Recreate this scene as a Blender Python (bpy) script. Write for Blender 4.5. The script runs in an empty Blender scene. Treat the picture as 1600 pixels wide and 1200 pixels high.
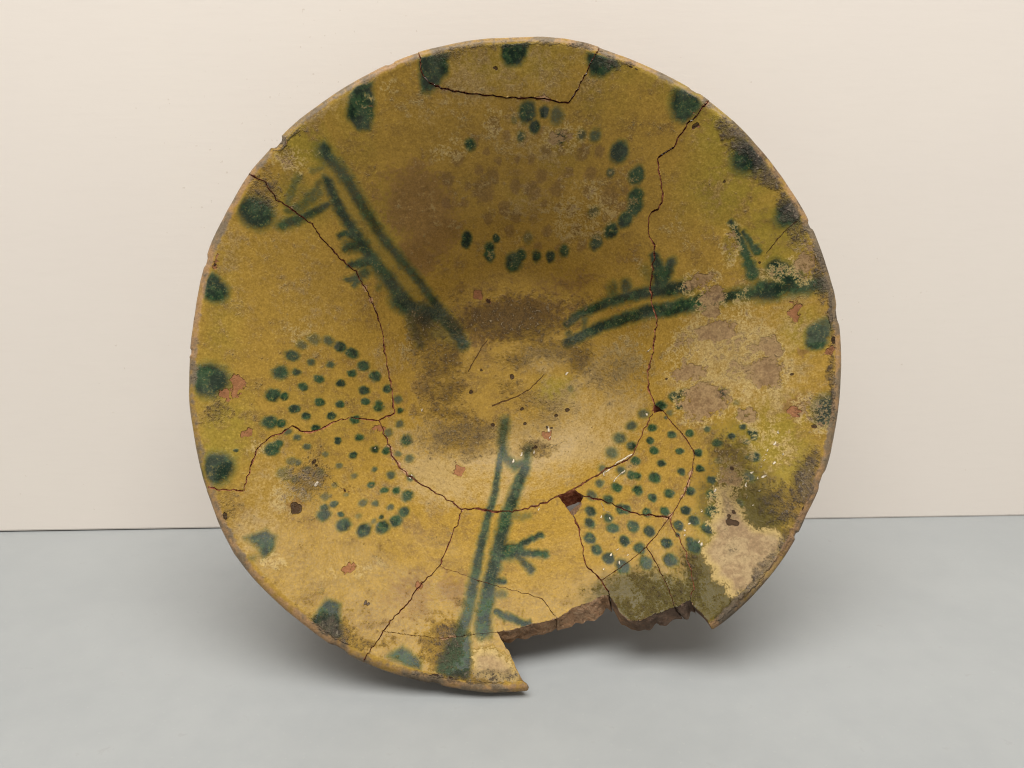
import bpy, math
import numpy as np
from mathutils import Matrix, Vector

scene = bpy.context.scene
COL = scene.collection
rad = math.radians

# ------------------------------------------------------------------ camera
PITCH, ROLL, CAM_H = rad(15.0), rad(0.93), 0.18395
cam_data = bpy.data.cameras.new('camera')
cam_data.sensor_width = 36.0
cam_data.lens = 27.0
cam_data.clip_start = 0.01
cam_data.clip_end = 50.0
cam = bpy.data.objects.new('camera', cam_data)
COL.objects.link(cam)
_f = Vector((0, math.cos(PITCH), -math.sin(PITCH)))
_r0 = Vector((1, 0, 0)); _u0 = _r0.cross(_f)
_r = _r0 * math.cos(ROLL) - _u0 * math.sin(ROLL)
_u = _u0 * math.cos(ROLL) + _r0 * math.sin(ROLL)
cam.matrix_world = Matrix(((_r.x, _u.x, -_f.x, 0), (_r.y, _u.y, -_f.y, 0), (_r.z, _u.z, -_f.z, CAM_H), (0, 0, 0, 1)))
scene.camera = cam

# ------------------------------------------------------------------ light of the display case
world = bpy.data.worlds.new('World')
scene.world = world
world.use_nodes = True
bg = world.node_tree.nodes['Background']
bg.inputs['Color'].default_value = (1.0, 0.95, 0.88, 1)
bg.inputs['Strength'].default_value = 0.37

def area(name, loc, target, sx, sy, power, color):
    d = bpy.data.lights.new(name, 'AREA')
    d.shape = 'RECTANGLE'; d.size = sx; d.size_y = sy
    d.energy = power; d.color = color
    o = bpy.data.objects.new(name, d); COL.objects.link(o)
    o.location = loc
    o.rotation_euler = (Vector(target) - Vector(loc)).to_track_quat('-Z', 'Y').to_euler()
    return o
area('case_lamp', (0.0, -0.20, 1.50), (0.0, 0.25, 0.0), 1.7, 0.9, 41.5, (1.0, 0.965, 0.92))
area('room_lamp', (-0.12, -1.1, 0.62), (0.0, 0.30, 0.11), 0.25, 0.15, 0.9, (1.0, 0.97, 0.92))

scene.cycles.use_denoising = True
scene.cycles.pixel_filter_type = 'BLACKMAN_HARRIS'
scene.cycles.filter_width = 1.1
scene.view_settings.view_transform = 'Standard'
scene.view_settings.look = 'None'
scene.view_settings.exposure = 0.0
scene.view_settings.gamma = 1.0

# ------------------------------------------------------------------ node helper
class N:
    def __init__(s, name):
        s.m = bpy.data.materials.new(name); s.m.use_nodes = True
        s.t = s.m.node_tree; s.p = s.t.nodes['Principled BSDF']; s.out = s.t.nodes['Material Output']
        s.tc = s.t.nodes.new('ShaderNodeTexCoord')
    def new(s, k): return s.t.nodes.new(k)
    def put(s, sock, v):
        if hasattr(v, 'is_output') or isinstance(v, bpy.types.NodeSocket): s.t.links.new(v, sock)
        elif isinstance(v, tuple) and len(v) == 3 and sock.type == 'RGBA': sock.default_value = (*v, 1)
        else: sock.default_value = v
    def attr(s, name):
        n = s.new('ShaderNodeAttribute'); n.attribute_name = name; return n.outputs['Fac']
    def noise(s, scale, detail=3.0, rough=0.55, dist=0.0, vec=None, stretch=None):
        n = s.new('ShaderNodeTexNoise'); n.inputs['Scale'].default_value = scale
        n.inputs['Detail'].default_value = detail; n.inputs['Roughness'].default_value = rough
        n.inputs['Distortion'].default_value = dist
        v = vec or s.tc.outputs['Object']
        if stretch:
            mp = s.new('ShaderNodeMapping'); mp.inputs['Scale'].default_value = stretch
            s.t.links.new(v, mp.inputs['Vector']); v = mp.outputs['Vector']
        s.t.links.new(v, n.inputs['Vector'])
        return n.outputs['Fac']
    def vor(s, scale, feature='F1'):
        n = s.new('ShaderNodeTexVoronoi'); n.inputs['Scale'].default_value = scale; n.feature = feature
        s.t.links.new(s.tc.outputs['Object'], n.inputs['Vector']); return n.outputs['Distance']
    def math(s, op, a, b=0.0, c=0.0, clamp=False):
        n = s.new('ShaderNodeMath'); n.operation = op; n.use_clamp = clamp
        for i, v in enumerate((a, b, c)): s.put(n.inputs[i], v)
        return n.outputs[0]
    def add(s, *a):
        r = a[0]
        for b in a[1:]: r = s.math('ADD', r, b)
        return r
    def mul(s, *a):
        r = a[0]
        for b in a[1:]: r = s.math('MULTIPLY', r, b)
        return r
    def off(s, n, k): return s.math('MULTIPLY', s.math('SUBTRACT', n, 0.5), k)       # centred noise times k
    def step(s, v, a, b, lo=0.0, hi=1.0):
        n = s.new('ShaderNodeMapRange'); n.interpolation_type = 'SMOOTHSTEP'
        for i, x in zip(('Value', 'From Min', 'From Max', 'To Min', 'To Max'), (v, a, b, lo, hi)): s.put(n.inputs[i], x)
        return n.outputs[0]
    def mix(s, f, a, b):
        n = s.new('ShaderNodeMix'); n.data_type = 'RGBA'; n.clamp_factor = True
        s.put(n.inputs[0], f); s.put(n.inputs[6], a); s.put(n.inputs[7], b); return n.outputs[2]
    def mixf(s, f, a, b):
        n = s.new('ShaderNodeMix'); n.data_type = 'FLOAT'; n.clamp_factor = True
        s.put(n.inputs[0], f); s.put(n.inputs[2], a); s.put(n.inputs[3], b); return n.outputs[0]
    def bump(s, h, strength, dist, normal=None):
        n = s.new('ShaderNodeBump'); n.inputs['Strength'].default_value = strength; n.inputs['Distance'].default_value = dist
        s.put(n.inputs['Height'], h)
        if normal: s.t.links.new(normal, n.inputs['Normal'])
        return n.outputs[0]
    def done(s, color, rough, normal=None, spec=0.5):
        s.put(s.p.inputs['Base Color'], color); s.put(s.p.inputs['Roughness'], rough)
        s.put(s.p.inputs['Specular IOR Level'], spec)
        if normal: s.t.links.new(normal, s.p.inputs['Normal'])
        return s.m

# ------------------------------------------------------------------ materials
def glaze_material():
    n = N('yellow_glaze')
    A = n.attr
    big = n.noise(28, 4, .6); mid = n.noise(110, 4, .6); fine = n.noise(420, 4, .65); grain = n.noise(1300, 3, .7); spot = n.noise(700, 2, .5)
    ring = n.noise(60, 3, .5, stretch=(1, 7, 1))
    # glaze: ochre to olive, mottled
    hue = n.add(A('olive'), n.off(big, 1.1), n.off(mid, .5), -0.05)
    c = n.mix(n.step(hue, 0.0, 1.0), (0.290, 0.178, 0.032), (0.238, 0.178, 0.025))
    c = n.mix(n.mul(n.step(n.add(mid, n.off(fine, .7), n.off(ring, .4)), .44, .72), .6), c, (0.175, 0.105, 0.028))
    c = n.mix(n.mul(n.step(n.add(big, n.off(mid, .6), n.off(fine, .4)), .50, .78), .55), c, (0.20, 0.115, 0.036))
    c = n.mix(n.mul(n.step(n.add(n.off(mid, .7), n.off(fine, .5), n.off(grain, 1.3), n.off(spot, .5)), .05, .5), .75), c, (0.39, 0.26, 0.050))  # golden flecks: glints of the crazed glaze put into the colour
    # pale dull bloom where the glaze has weathered
    pf = n.step(n.add(A('pale'), .07, n.off(big, .7), n.off(mid, .55), n.off(fine, .7), n.off(grain, .6)), .25, .75)
    c = n.mix(n.mul(pf, .8), c, (0.350, 0.248, 0.103))
    # brown staining, with extra brown painted in as shade above the well
    bf = n.step(n.add(A('brown'), n.off(mid, .8), n.off(fine, 1.0), n.off(grain, .5)), .30, .64)
    c = n.mix(n.mul(bf, .78), c, n.mix(fine, (0.15, 0.078, 0.022), (0.23, 0.135, 0.045)))
    gh = n.step(n.add(A('ghost'), n.mul(n.add(n.off(fine, 1.3), n.off(mid, .6)), n.step(A('ghost'), .05, .4))), .2, .75)
    c = n.mix(n.mul(gh, .52), c, (0.125, 0.072, 0.032))
    df = n.step(n.add(A('dark'), n.off(mid, .35), n.off(fine, .6), n.off(grain, .9)), .1, .7)
    c = n.mix(n.mul(df, .92), c, (0.062, 0.048, 0.009))
    # dark specks
    sp = n.step(n.add(n.off(spot, 1), n.off(mid, .5)), .26, .34)
    c = n.mix(n.mul(sp, .55), c, (0.09, 0.055, 0.02))
    # copper green painting, bleeding into the glaze
    g = A('green')
    gm = n.add(g, n.mul(n.add(n.off(grain, .7), n.off(fine, .5)), n.step(g, .02, .3)))
    halo = n.step(g, .03, .5)
    c = n.mix(n.mul(halo, .33), c, (0.10, 0.12, 0.018))
    gf = n.mul(n.step(gm, .18, .82), n.step(n.add(mid, n.off(fine, 1.0), n.mul(g, .55)), .25, .75, .74, 1.0), n.mixf(n.step(n.add(grain, n.off(fine, .5)), .56, .72), 1.0, .6), n.step(g, .25, .85, .80, .98))
    gcol = n.mix(n.step(n.add(mid, n.off(fine, .9), n.off(big, .5)), .36, .64), (0.004, 0.017, 0.011), (0.022, 0.056, 0.022))
    gcol = n.mix(A('fade'), gcol, (0.075, 0.085, 0.062))
    c = n.mix(gf, c, gcol)
    # glaze lost: buff slip with a ragged edge
    w = n.add(A('wear'), n.off(big, .4), n.off(mid, .8), n.off(fine, .9), n.off(grain, .5))
    lace = n.mul(n.step(w, .20, .46), n.step(n.add(fine, n.off(grain, 1.2), n.off(mid, .5)), .40, .60))
    c = n.mix(n.mul(lace, .75), c, (0.40, 0.295, 0.115))
    wf = n.step(n.add(w, n.off(fine, .3)), .46, .64)
    bare = n.mix(n.step(n.add(mid, n.off(fine, .8), n.off(ring, .5)), .3, .7), (0.19, 0.115, 0.062), (0.27, 0.175, 0.085))
    c = n.mix(n.mul(wf, .84), c, bare)
    bu = n.step(n.add(A('buff'), n.off(mid, .5), n.off(fine, .7), n.off(grain, .4)), .40, .60)
    buff = n.mix(n.step(n.add(mid, n.off(fine, .9), n.off(ring, .5)), .3, .7), (0.26, 0.175, 0.095), (0.35, 0.255, 0.135))
    c = n.mix(n.mul(bu, .92), c, n.mix(n.step(A('buff'), .55, .95), (0.40, 0.29, 0.115), buff))
    wf = n.math('MAXIMUM', wf, bu)
    # crust of burial dirt
    cr = n.step(n.add(A('crust'), n.off(mid, .7), n.off(fine, .9), n.off(grain, .7)), .10, .92)
    c = n.mix(n.mul(cr, .42), c, (0.165, 0.108, 0.045))
    spk = n.step(n.add(fine, n.off(grain, 1.1), n.off(spot, .5)), .48, .60)
    c = n.mix(n.mul(cr, spk, .72), c, (0.060, 0.038, 0.017))
    crumb = n.step(n.add(n.noise(950, 2, .6), n.off(fine, .4)), .60, .68)
    c = n.mix(n.mul(cr, crumb, .75), c, (0.40, 0.31, 0.18))
    gr = n.step(n.add(A('grime'), n.off(mid, .6), n.off(fine, .8), n.off(grain, .6)), .15, .85)
    c = n.mix(n.mul(gr, .70), c, n.mix(n.step(n.add(mid, n.off(fine, .8)), .35, .65), (0.075, 0.060, 0.050), (0.15, 0.115, 0.08)))
    c = n.mix(n.mul(gr, n.step(n.add(fine, n.off(grain, .9)), .50, .64), .75), c, (0.035, 0.027, 0.024))
    c = n.mix(n.mul(gr, crumb, .45), c, (0.30, 0.25, 0.19))
    # chips down to the red body
    rd = n.step(n.add(A('red'), n.off(fine, .7), n.off(grain, .3)), .56, .70)
    c = n.mix(n.mul(rd, .9), c, n.mix(fine, (0.20, 0.070, 0.030), (0.27, 0.125, 0.058)))
    # the lip, rubbed to pinkish clay
    lp = n.step(n.add(A('lip'), n.off(mid, 1.4), n.off(fine, 1.0), n.off(big, .8)), .35, .95)
    c = n.mix(n.mul(lp, .85), c, n.mix(n.step(n.add(mid, n.off(big, 1.2), n.off(fine, .7)), .35, .65), (0.31, 0.185, 0.10), (0.14, 0.11, 0.078)))
    # break edges: slivers of glaze flaked off
    ed = n.step(n.add(A('edge'), n.off(mid, 1.5), n.off(fine, 1.2)), .92, 1.12)
    c = n.mix(n.mul(ed, .8), c, n.mix(fine, (0.36, 0.16, 0.07), (0.50, 0.33, 0.20)))
    wh = n.step(n.add(A('white'), n.off(grain, .35), n.off(fine, .3)), .42, .6)
    c = n.mix(n.mul(wh, .85), c, (0.62, 0.54, 0.42))
    hl = n.step(n.add(A('hair'), n.off(fine, .3)), .45, .7)
    c = n.mix(n.mul(hl, .85), c, (0.06, 0.022, 0.010))
    pt = n.step(n.add(A('pit'), n.off(fine, .5), n.off(grain, .3)), .40, .62)
    c = n.mix(n.mul(pt, .9), c, (0.035, 0.018, 0.010))
    hv = n.new('ShaderNodeHueSaturation'); n.put(hv.inputs['Color'], c)
    n.put(hv.inputs['Value'], n.add(1.0, n.off(grain, .9), n.off(spot, .5), n.off(fine, .6))); c = hv.outputs[0]
    matt = n.math('MAXIMUM', n.math('MAXIMUM', wf, rd), n.math('MAXIMUM', cr, gr))
    ro = n.mixf(matt, n.add(0.30, n.off(fine, .4), n.off(grain, .6), n.off(mid, .3), n.mul(pf, .06)), 0.72)
    h = n.add(n.mul(mid, .5), n.mul(fine, .35), n.mul(grain, .16))
    b = n.bump(h, .40, .0010)
    h2 = n.add(n.mul(cr, fine, 1.3), n.mul(cr, grain, 1.2), n.mul(cr, crumb, .8), n.mul(cr, spk, -.6), n.mul(gr, fine, .9), n.mul(gr, grain, .7), n.mul(wf, -.35), n.mul(rd, -.6), n.mul(pt, -1.0), n.mul(ed, -.6), n.mul(hl, -.5), n.mul(wh, .5), n.mul(gf, .12))
    b = n.bump(h2, 1.0, .0009, b)
    return n.done(c, ro, b, .15)

def body_material():
    n = N('fired_clay')
    a = n.noise(150, 4, .65); f = n.noise(900, 4, .7); g = n.noise(2200, 3, .7)
    v = n.attr('dark_break')  # darker tone along some stretches of the broken edge
    c = n.mix(n.step(n.add(a, n.off(f, .6)), .3, .7), (0.33, 0.19, 0.10), (0.26, 0.165, 0.095))
    c = n.mix(n.step(n.add(f, n.off(g, .6)), .56, .68), c, (0.42, 0.29, 0.18))
    c = n.mix(n.step(n.add(f, n.off(g, .8)), .42, .30), c, (0.15, 0.08, 0.045))
    c = n.mix(n.mul(n.step(n.add(v, n.off(a, .6), n.off(f, .6)), .3, .8), .8), c, (0.085, 0.060, 0.048))
    h = n.add(n.mul(a, .4), n.mul(f, .8), n.mul(g, .35))
    return n.done(c, .85, n.bump(h, 1.0, .0016), .2)

def joint_material():
    n = N('old_glue_in_joint')
    f = n.noise(700, 3, .6)
    c = n.mix(n.step(f, .4, .65), (0.16, 0.048, 0.024), (0.30, 0.12, 0.062))
    return n.done(c, .8, n.bump(f, .6, .0006), .2)

def wall_material():
    n = N('cream_painted_board')
    st = n.noise(60, 4, .6, stretch=(1, 1, 7)); bigger = n.noise(5, 3, .5); fib = n.noise(260, 3, .6, stretch=(.35, 1, 2.4))
    c = n.mix(n.step(bigger, .3, .7), (0.745, 0.690, 0.635), (0.765, 0.712, 0.648))
    c = n.mix(n.mul(n.step(st, .45, .75), .12), c, (0.70, 0.64, 0.585))
    sc = n.step(n.add(n.noise(420, 2, .5), n.off(bigger, .5)), .76, .80)
    c = n.mix(n.mul(sc, .35), c, (0.50, 0.42, 0.33))
    h = n.add(n.mul(st, .6), n.mul(fib, .6))
    return n.done(c, .62, n.bump(h, .055, .0008), .3)

def shelf_material():
    n = N('pale_grey_shelf')
    a = n.noise(9, 4, .55); f = n.noise(90, 4, .6); g = n.noise(500, 3, .6)
    c = n.mix(n.step(n.add(a, n.off(f, .4)), .3, .7), (0.276, 0.291, 0.295), (0.300, 0.314, 0.316))
    c = n.mix(n.mul(n.step(g, .62, .72), .22), c, (0.36, 0.37, 0.36))
    c = n.mix(n.mul(n.step(n.add(f, n.off(g, .5)), .66, .78), .25), c, (0.22, 0.22, 0.205))
    return n.done(c, n.add(.42, n.off(f, .2)), n.bump(n.add(n.mul(f, .5), n.mul(g, .4)), .10, .0008), .35)

M_GLAZE, M_BODY, M_JOINT, M_WALL, M_SHELF = glaze_material(), body_material(), joint_material(), wall_material(), shelf_material()

# ------------------------------------------------------------------ the case: shelf and back wall
WALL_Y = 0.38843
def slab(name, x0, x1, y0, y1, z0, z1, mat, tilt=0.0, bevel=0.0012):
    v = [(x0, y0, z0 + (tilt if x < 1 else 0) * 0) for x in (0,)]
    co = []
    for z in (z0, z1):
        for (x, y) in ((x0, y0), (x1, y0), (x1, y1), (x0, y1)):
            co.append((x, y, z + (tilt * (x1 - x) / (x1 - x0) if z == z0 else 0)))
    fa = [(0, 3, 2, 1), (4, 5, 6, 7), (0, 1, 5, 4), (1, 2, 6, 5), (2, 3, 7, 6), (3, 0, 4, 7)]
    me = bpy.data.meshes.new(name); me.from_pydata(co, [], fa); me.update()
    me.materials.append(mat)
    o = bpy.data.objects.new(name, me); COL.objects.link(o)
    bv = o.modifiers.new('bevel', 'BEVEL'); bv.width = bevel; bv.segments = 2
    o['kind'] = 'structure'
    return o
shelf = slab('shelf', -0.75, 0.75, -0.12, WALL_Y + 0.03, -0.018, 0.0, M_SHELF)
shelf['label'] = 'pale grey painted shelf under the broken bowl'; shelf['category'] = 'shelf'
wall = slab('back_wall', -0.75, 0.75, WALL_Y, WALL_Y + 0.012, -0.0008, 0.72, M_WALL, tilt=0.0017)
wall['label'] = 'cream painted back wall of the display case behind the bowl'; wall['category'] = 'wall'

# ------------------------------------------------------------------ measurements of the bowl (rim plane, rim radius = 1)
R = 0.125
SLOPE = 0.62
TILT = rad(21.0)
CENTRE = Vector([0.00142,0.28561,0.12027])
RIMT = np.array([1.0096,1.0116,1.0147,1.018,1.0223,1.0302,1.0396,1.0462,1.0429,1.0376,1.0356,1.0364,1.0365,1.0332,1.0283,1.024,1.0227,1.0203,1.014,1.0121,1.0143,1.0165,1.0187,1.0209,1.0231,1.0246,1.0233,1.0227,1.0215,1.0197,1.0128,1.0135,1.0131,1.0097,1.0083,1.0088,1.0095,1.0124,1.015,1.0123,1.0139,1.0144,1.0139,1.0149,1.0166,1.0199,1.0235,1.0245,1.024,1.0248,1.0265,1.0293,1.0323,1.0316,1.0285,1.0268,1.0248,1.0232,1.0226,1.0206,1.0168,1.0161,1.0188,1.0197,1.0179,1.0188,1.0171,1.0159,1.0158,1.0125,1.0094,1.0066])
DOTS = [[-0.9289,-0.0701,0.053,1.0],[-0.6492,-0.0466,0.0143,1.0],[-0.6899,-0.0768,0.0132,1.0],[-0.5892,-0.0566,0.0148,1.0],[-0.4925,-0.0221,0.0185,1.0],[-0.5215,-0.0745,0.0159,1.0],[-0.7659,-0.1074,0.0201,1.0],[-0.7357,-0.1109,0.0127,1.0],[-0.7071,-0.149,0.0143,1.0],[-0.6419,-0.1248,0.0132,1.0],[-0.587,-0.1281,0.0127,1.0],[-0.5169,-0.1126,0.0127,1.0],[-0.4756,-0.1312,0.0175,0.8],[-0.4765,-0.12,0.0127,0.8],[-0.6747,-0.1698,0.0122,1.0],[-0.6081,-0.1671,0.0127,1.0],[-0.7672,-0.1932,0.0212,1.0],[-0.7383,-0.1959,0.0138,1.0],[-0.5405,-0.1775,0.0138,1.0],[-0.6453,-0.2085,0.0117,1.0],[-0.4197,-0.0987,0.0159,0.7],[-0.4093,-0.1383,0.0117,0.8],[-0.405,-0.1857,0.0159,0.7],[-0.4371,-0.216,0.0159,0.65],[-0.3766,-0.2398,0.0191,0.85],[-0.7158,-0.2219,0.0117,0.7],[-0.69,-0.2399,0.0117,0.75],[-0.7521,-0.2765,0.0201,1.0],[-0.7384,-0.2603,0.0127,1.0],[-0.6594,-0.2676,0.0117,0.75],[-0.5788,-0.2486,0.0117,1.0],[-0.5195,-0.2348,0.0127,0.85],[-0.469,-0.2729,0.0138,0.8],[-0.4339,-0.2748,0.0127,0.9],[-0.6086,-0.2905,0.0106,0.6],[-0.5292,-0.2903,0.0122,0.9],[-0.3987,-0.2875,0.0117,0.65],[-0.3631,-0.302,0.0159,0.7],[-0.6969,-0.3105,0.0148,0.6],[-0.6792,-0.3152,0.0117,0.7],[-0.5638,-0.324,0.0106,0.65],[-0.6502,-0.335,0.0106,0.65],[-0.6116,-0.3444,0.0127,0.6],[-0.4633,-0.3351,0.0095,0.75],[-0.5165,-0.3557,0.0117,0.6],[-0.4144,-0.3571,0.0143,0.75],[-0.3584,-0.3681,0.0132,0.75],[-0.7122,-0.3457,0.0191,0.55],[-0.7018,-0.3573,0.0138,0.5],[-0.6786,-0.3643,0.0117,0.65],[-0.5677,-0.3826,0.0106,0.5],[-0.469,-0.3856,0.0111,0.9],[-0.429,-0.4061,0.0117,0.85],[-0.3948,-0.4082,0.0127,0.95],[-0.3609,-0.4279,0.0175,1],[-0.5352,-0.4147,0.0095,0.5],[-0.5637,-0.4398,0.0106,0.95],[-0.4856,-0.4412,0.0132,0.65],[-0.4521,-0.4468,0.0106,0.7],[-0.4075,-0.4604,0.0122,0.7],[-0.5892,-0.4166,0.0138,0.6],[-0.5872,-0.4717,0.0191,0.9],[-0.5871,-0.4504,0.0138,0.8],[-0.5411,-0.4718,0.0095,0.9],[-0.4954,-0.4829,0.0106,0.5],[-0.3657,-0.4771,0.017,0.95],[-0.4303,-0.4873,0.0085,0.8],[-0.3879,-0.5026,0.018,0.95],[-0.4515,-0.5013,0.0095,0.55],[-0.5329,-0.5056,0.0201,1.0],[-0.4746,-0.5248,0.0212,1.0],[-0.4238,-0.5197,0.0201,1.0],[-0.841,-0.28,0.0058,0.8],[-0.8866,-0.3332,0.0477,1.0],[-0.9055,-0.3376,0.0212,1.0],[-0.8609,-0.3197,0.0138,1.0],[-0.919,0.2064,0.0392,1.0],[-0.9217,0.23,0.0275,0.9],[-0.7935,0.4494,0.0477,1],[-0.696,0.061,0.017,0.65],[-0.663,0.0834,0.0201,0.6],[-0.6237,0.0831,0.018,0.7],[-0.5924,0.0658,0.0175,0.95],[-0.5599,0.0498,0.018,1.0],[-0.7223,0.0215,0.0191,0.9],[-0.527,0.0106,0.0185,1.0],[-0.6732,0.0055,0.0127,0.75],[-0.6191,0.0031,0.0127,0.75],[-0.7493,-0.0355,0.0222,0.9],[-0.708,-0.0294,0.0127,0.8],[-0.5582,-0.019,0.0127,1.0],[-0.4535,-0.064,0.0148,0.9],[0.0518,0.79,0.0275,1.0],[0.1054,0.7873,0.0159,1.0],[0.1463,0.7772,0.0254,0.65],[0.0749,0.7539,0.0175,1.0],[0.0308,0.7323,0.0148,0.75],[-0.1358,0.7123,0.018,0.85],[0.1579,0.7212,0.0185,0.85],[0.2273,0.7232,0.0159,0.7],[0.2707,0.7198,0.0201,0.7],[0.3489,0.6683,0.0291,1.0],[0.4075,0.5987,0.0244,1.0],[0.3247,0.6171,0.0138,0.65],[0.4092,0.5424,0.0233,1.0],[0.4079,0.5141,0.0244,1.0],[0.3836,0.487,0.0212,1.0],[0.0105,0.7722,0.0117,0.5],[-0.161,0.4654,0.018,1.0],[-0.1666,0.4494,0.0159,1.0],[-0.0835,0.4395,0.0191,1.0],[-0.0845,0.4191,0.0201,1.0],[-0.0595,0.4673,0.0127,1.0],[0.0019,0.3974,0.0297,1.0],[0.0253,0.4151,0.0201,1.0],[0.0845,0.4101,0.017,0.9],[0.1345,0.4077,0.0175,1.0],[0.1821,0.4199,0.0191,0.8],[0.2899,0.4314,0.0222,0.85],[0.3375,0.4583,0.0233,1.0],[0.379,0.481,0.0233,1.0],[0.2769,0.5182,0.0185,0.65],[0.054,0.4631,0.0191,0.5],[0.5443,-0.1194,0.0175,1.0],[0.5697,-0.1072,0.0159,0.85],[0.555,-0.1515,0.0117,0.95],[0.5014,-0.1448,0.017,1.0],[0.5261,-0.1732,0.0117,0.6],[0.5128,-0.1886,0.0064,0.75],[0.6732,-0.1205,0.017,0.85],[0.7075,-0.1526,0.0117,0.5],[0.7205,-0.1899,0.0159,0.5],[0.4678,-0.2208,0.0132,1.0],[0.4456,-0.168,0.0191,0.65],[0.4076,-0.2084,0.0191,0.75],[0.3657,-0.2508,0.0222,0.75],[0.3993,-0.2803,0.017,0.85],[0.5231,-0.2455,0.0127,1.0],[0.5735,-0.2444,0.0122,1.0],[0.6218,-0.2326,0.0117,0.75],[0.7152,-0.2329,0.0106,0.85],[0.7396,-0.2518,0.0138,1.0],[0.7397,-0.2668,0.0085,1.0],[0.6847,-0.2592,0.0106,1.0],[0.7199,-0.2785,0.0106,0.75],[0.4575,-0.2639,0.0117,1.0],[0.4645,-0.2973,0.0132,1.0],[0.5387,-0.3033,0.0117,1.0],[0.5881,-0.311,0.0122,1.0],[0.6444,-0.2807,0.0127,1.0],[0.7348,-0.3263,0.0148,0.95],[0.7181,-0.3284,0.0095,0.7],[0.4052,-0.3296,0.0138,1.0],[0.4808,-0.3395,0.0127,1.0],[0.5334,-0.3665,0.0122,1.0],[0.5867,-0.3608,0.0117,1.0],[0.6425,-0.3344,0.0117,0.6],[0.713,-0.3875,0.0185,0.7],[0.3843,-0.377,0.0138,1.0],[0.4009,-0.3798,0.0138,1.0],[0.4533,-0.3856,0.017,1.0],[0.3554,-0.3607,0.0159,0.75],[0.6127,-0.3955,0.0127,1.0],[0.3985,-0.4262,0.0164,1.0],[0.3371,-0.4185,0.0148,1.0],[0.489,-0.4361,0.0138,1.0],[0.5486,-0.4277,0.0143,1.0],[0.606,-0.4384,0.0148,1.0],[0.4387,-0.4487,0.0138,1.0],[0.3382,-0.4841,0.0159,1.0],[0.3527,-0.485,0.0148,1.0],[0.4157,-0.4956,0.0138,1.0],[0.4673,-0.49,0.0143,1.0],[0.5272,-0.4868,0.0138,1.0],[0.5986,-0.4906,0.018,1.0],[0.545,-0.5171,0.0159,1.0],[0.3674,-0.5361,0.0175,1.0],[0.5002,-0.5321,0.0143,1.0],[0.5792,-0.5396,0.0185,1.0],[0.314,-0.5436,0.0132,1.0],[0.4146,-0.5502,0.0159,1.0],[0.3379,-0.5817,0.0159,1.0],[0.4577,-0.5839,0.0154,1.0],[0.4928,-0.5601,0.0079,1.0],[0.6742,-0.4643,0.0127,0.6],[0.6665,-0.3625,0.0106,0.55],[0.2971,-0.3544,0.0159,0.65],[0.3343,-0.3,0.0228,0.7],[0.3632,-0.2506,0.0222,0.75],[0.4066,-0.2083,0.018,0.75],[0.4466,-0.168,0.0191,0.7],[0.282,-0.4024,0.0148,0.75],[0.3325,-0.4159,0.017,0.85],[0.2537,-0.4424,0.0185,0.75],[0.3042,-0.4545,0.017,0.85],[0.2432,-0.4941,0.0175,0.95],[0.2958,-0.5125,0.0159,0.85],[0.2367,-0.5317,0.0175,0.95],[0.2344,-0.5777,0.017,1.0],[0.2066,-0.061,0.0148,0.5],[0.2334,-0.5777,0.0175,1.0],[0.2504,-0.6123,0.0164,1.0],[0.2843,-0.633,0.0185,1.0],[0.3227,-0.6548,0.0212,1.0],[0.3043,-0.544,0.0164,1.0],[0.3674,-0.5356,0.017,1.0],[0.3379,-0.5821,0.0159,1.0],[0.4146,-0.5502,0.0159,1.0],[0.3796,-0.6023,0.017,1.0],[0.4591,-0.5838,0.0159,1.0],[0.4617,-0.6308,0.0201,1.0],[0.3917,-0.6417,0.0191,1.0],[0.5334,-0.5908,0.0201,1.0],[0.524,-0.573,0.0106,0.8],[0.5805,-0.5396,0.0175,1.0],[0.7349,0.6015,0.053,1],[0.5412,0.7731,0.0487,1.0],[0.5383,0.7487,0.0307,1.0],[0.8485,0.4138,0.0381,1.0],[0.9232,0.0446,0.0307,1],[0.919,0.0206,0.0275,1],[0.9409,0.0619,0.0291,0.7],[0.9377,-0.1868,0.0424,0.9],[0.929,-0.2152,0.035,0.85],[0.8746,-0.444,0.0117,0.9]]
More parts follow.
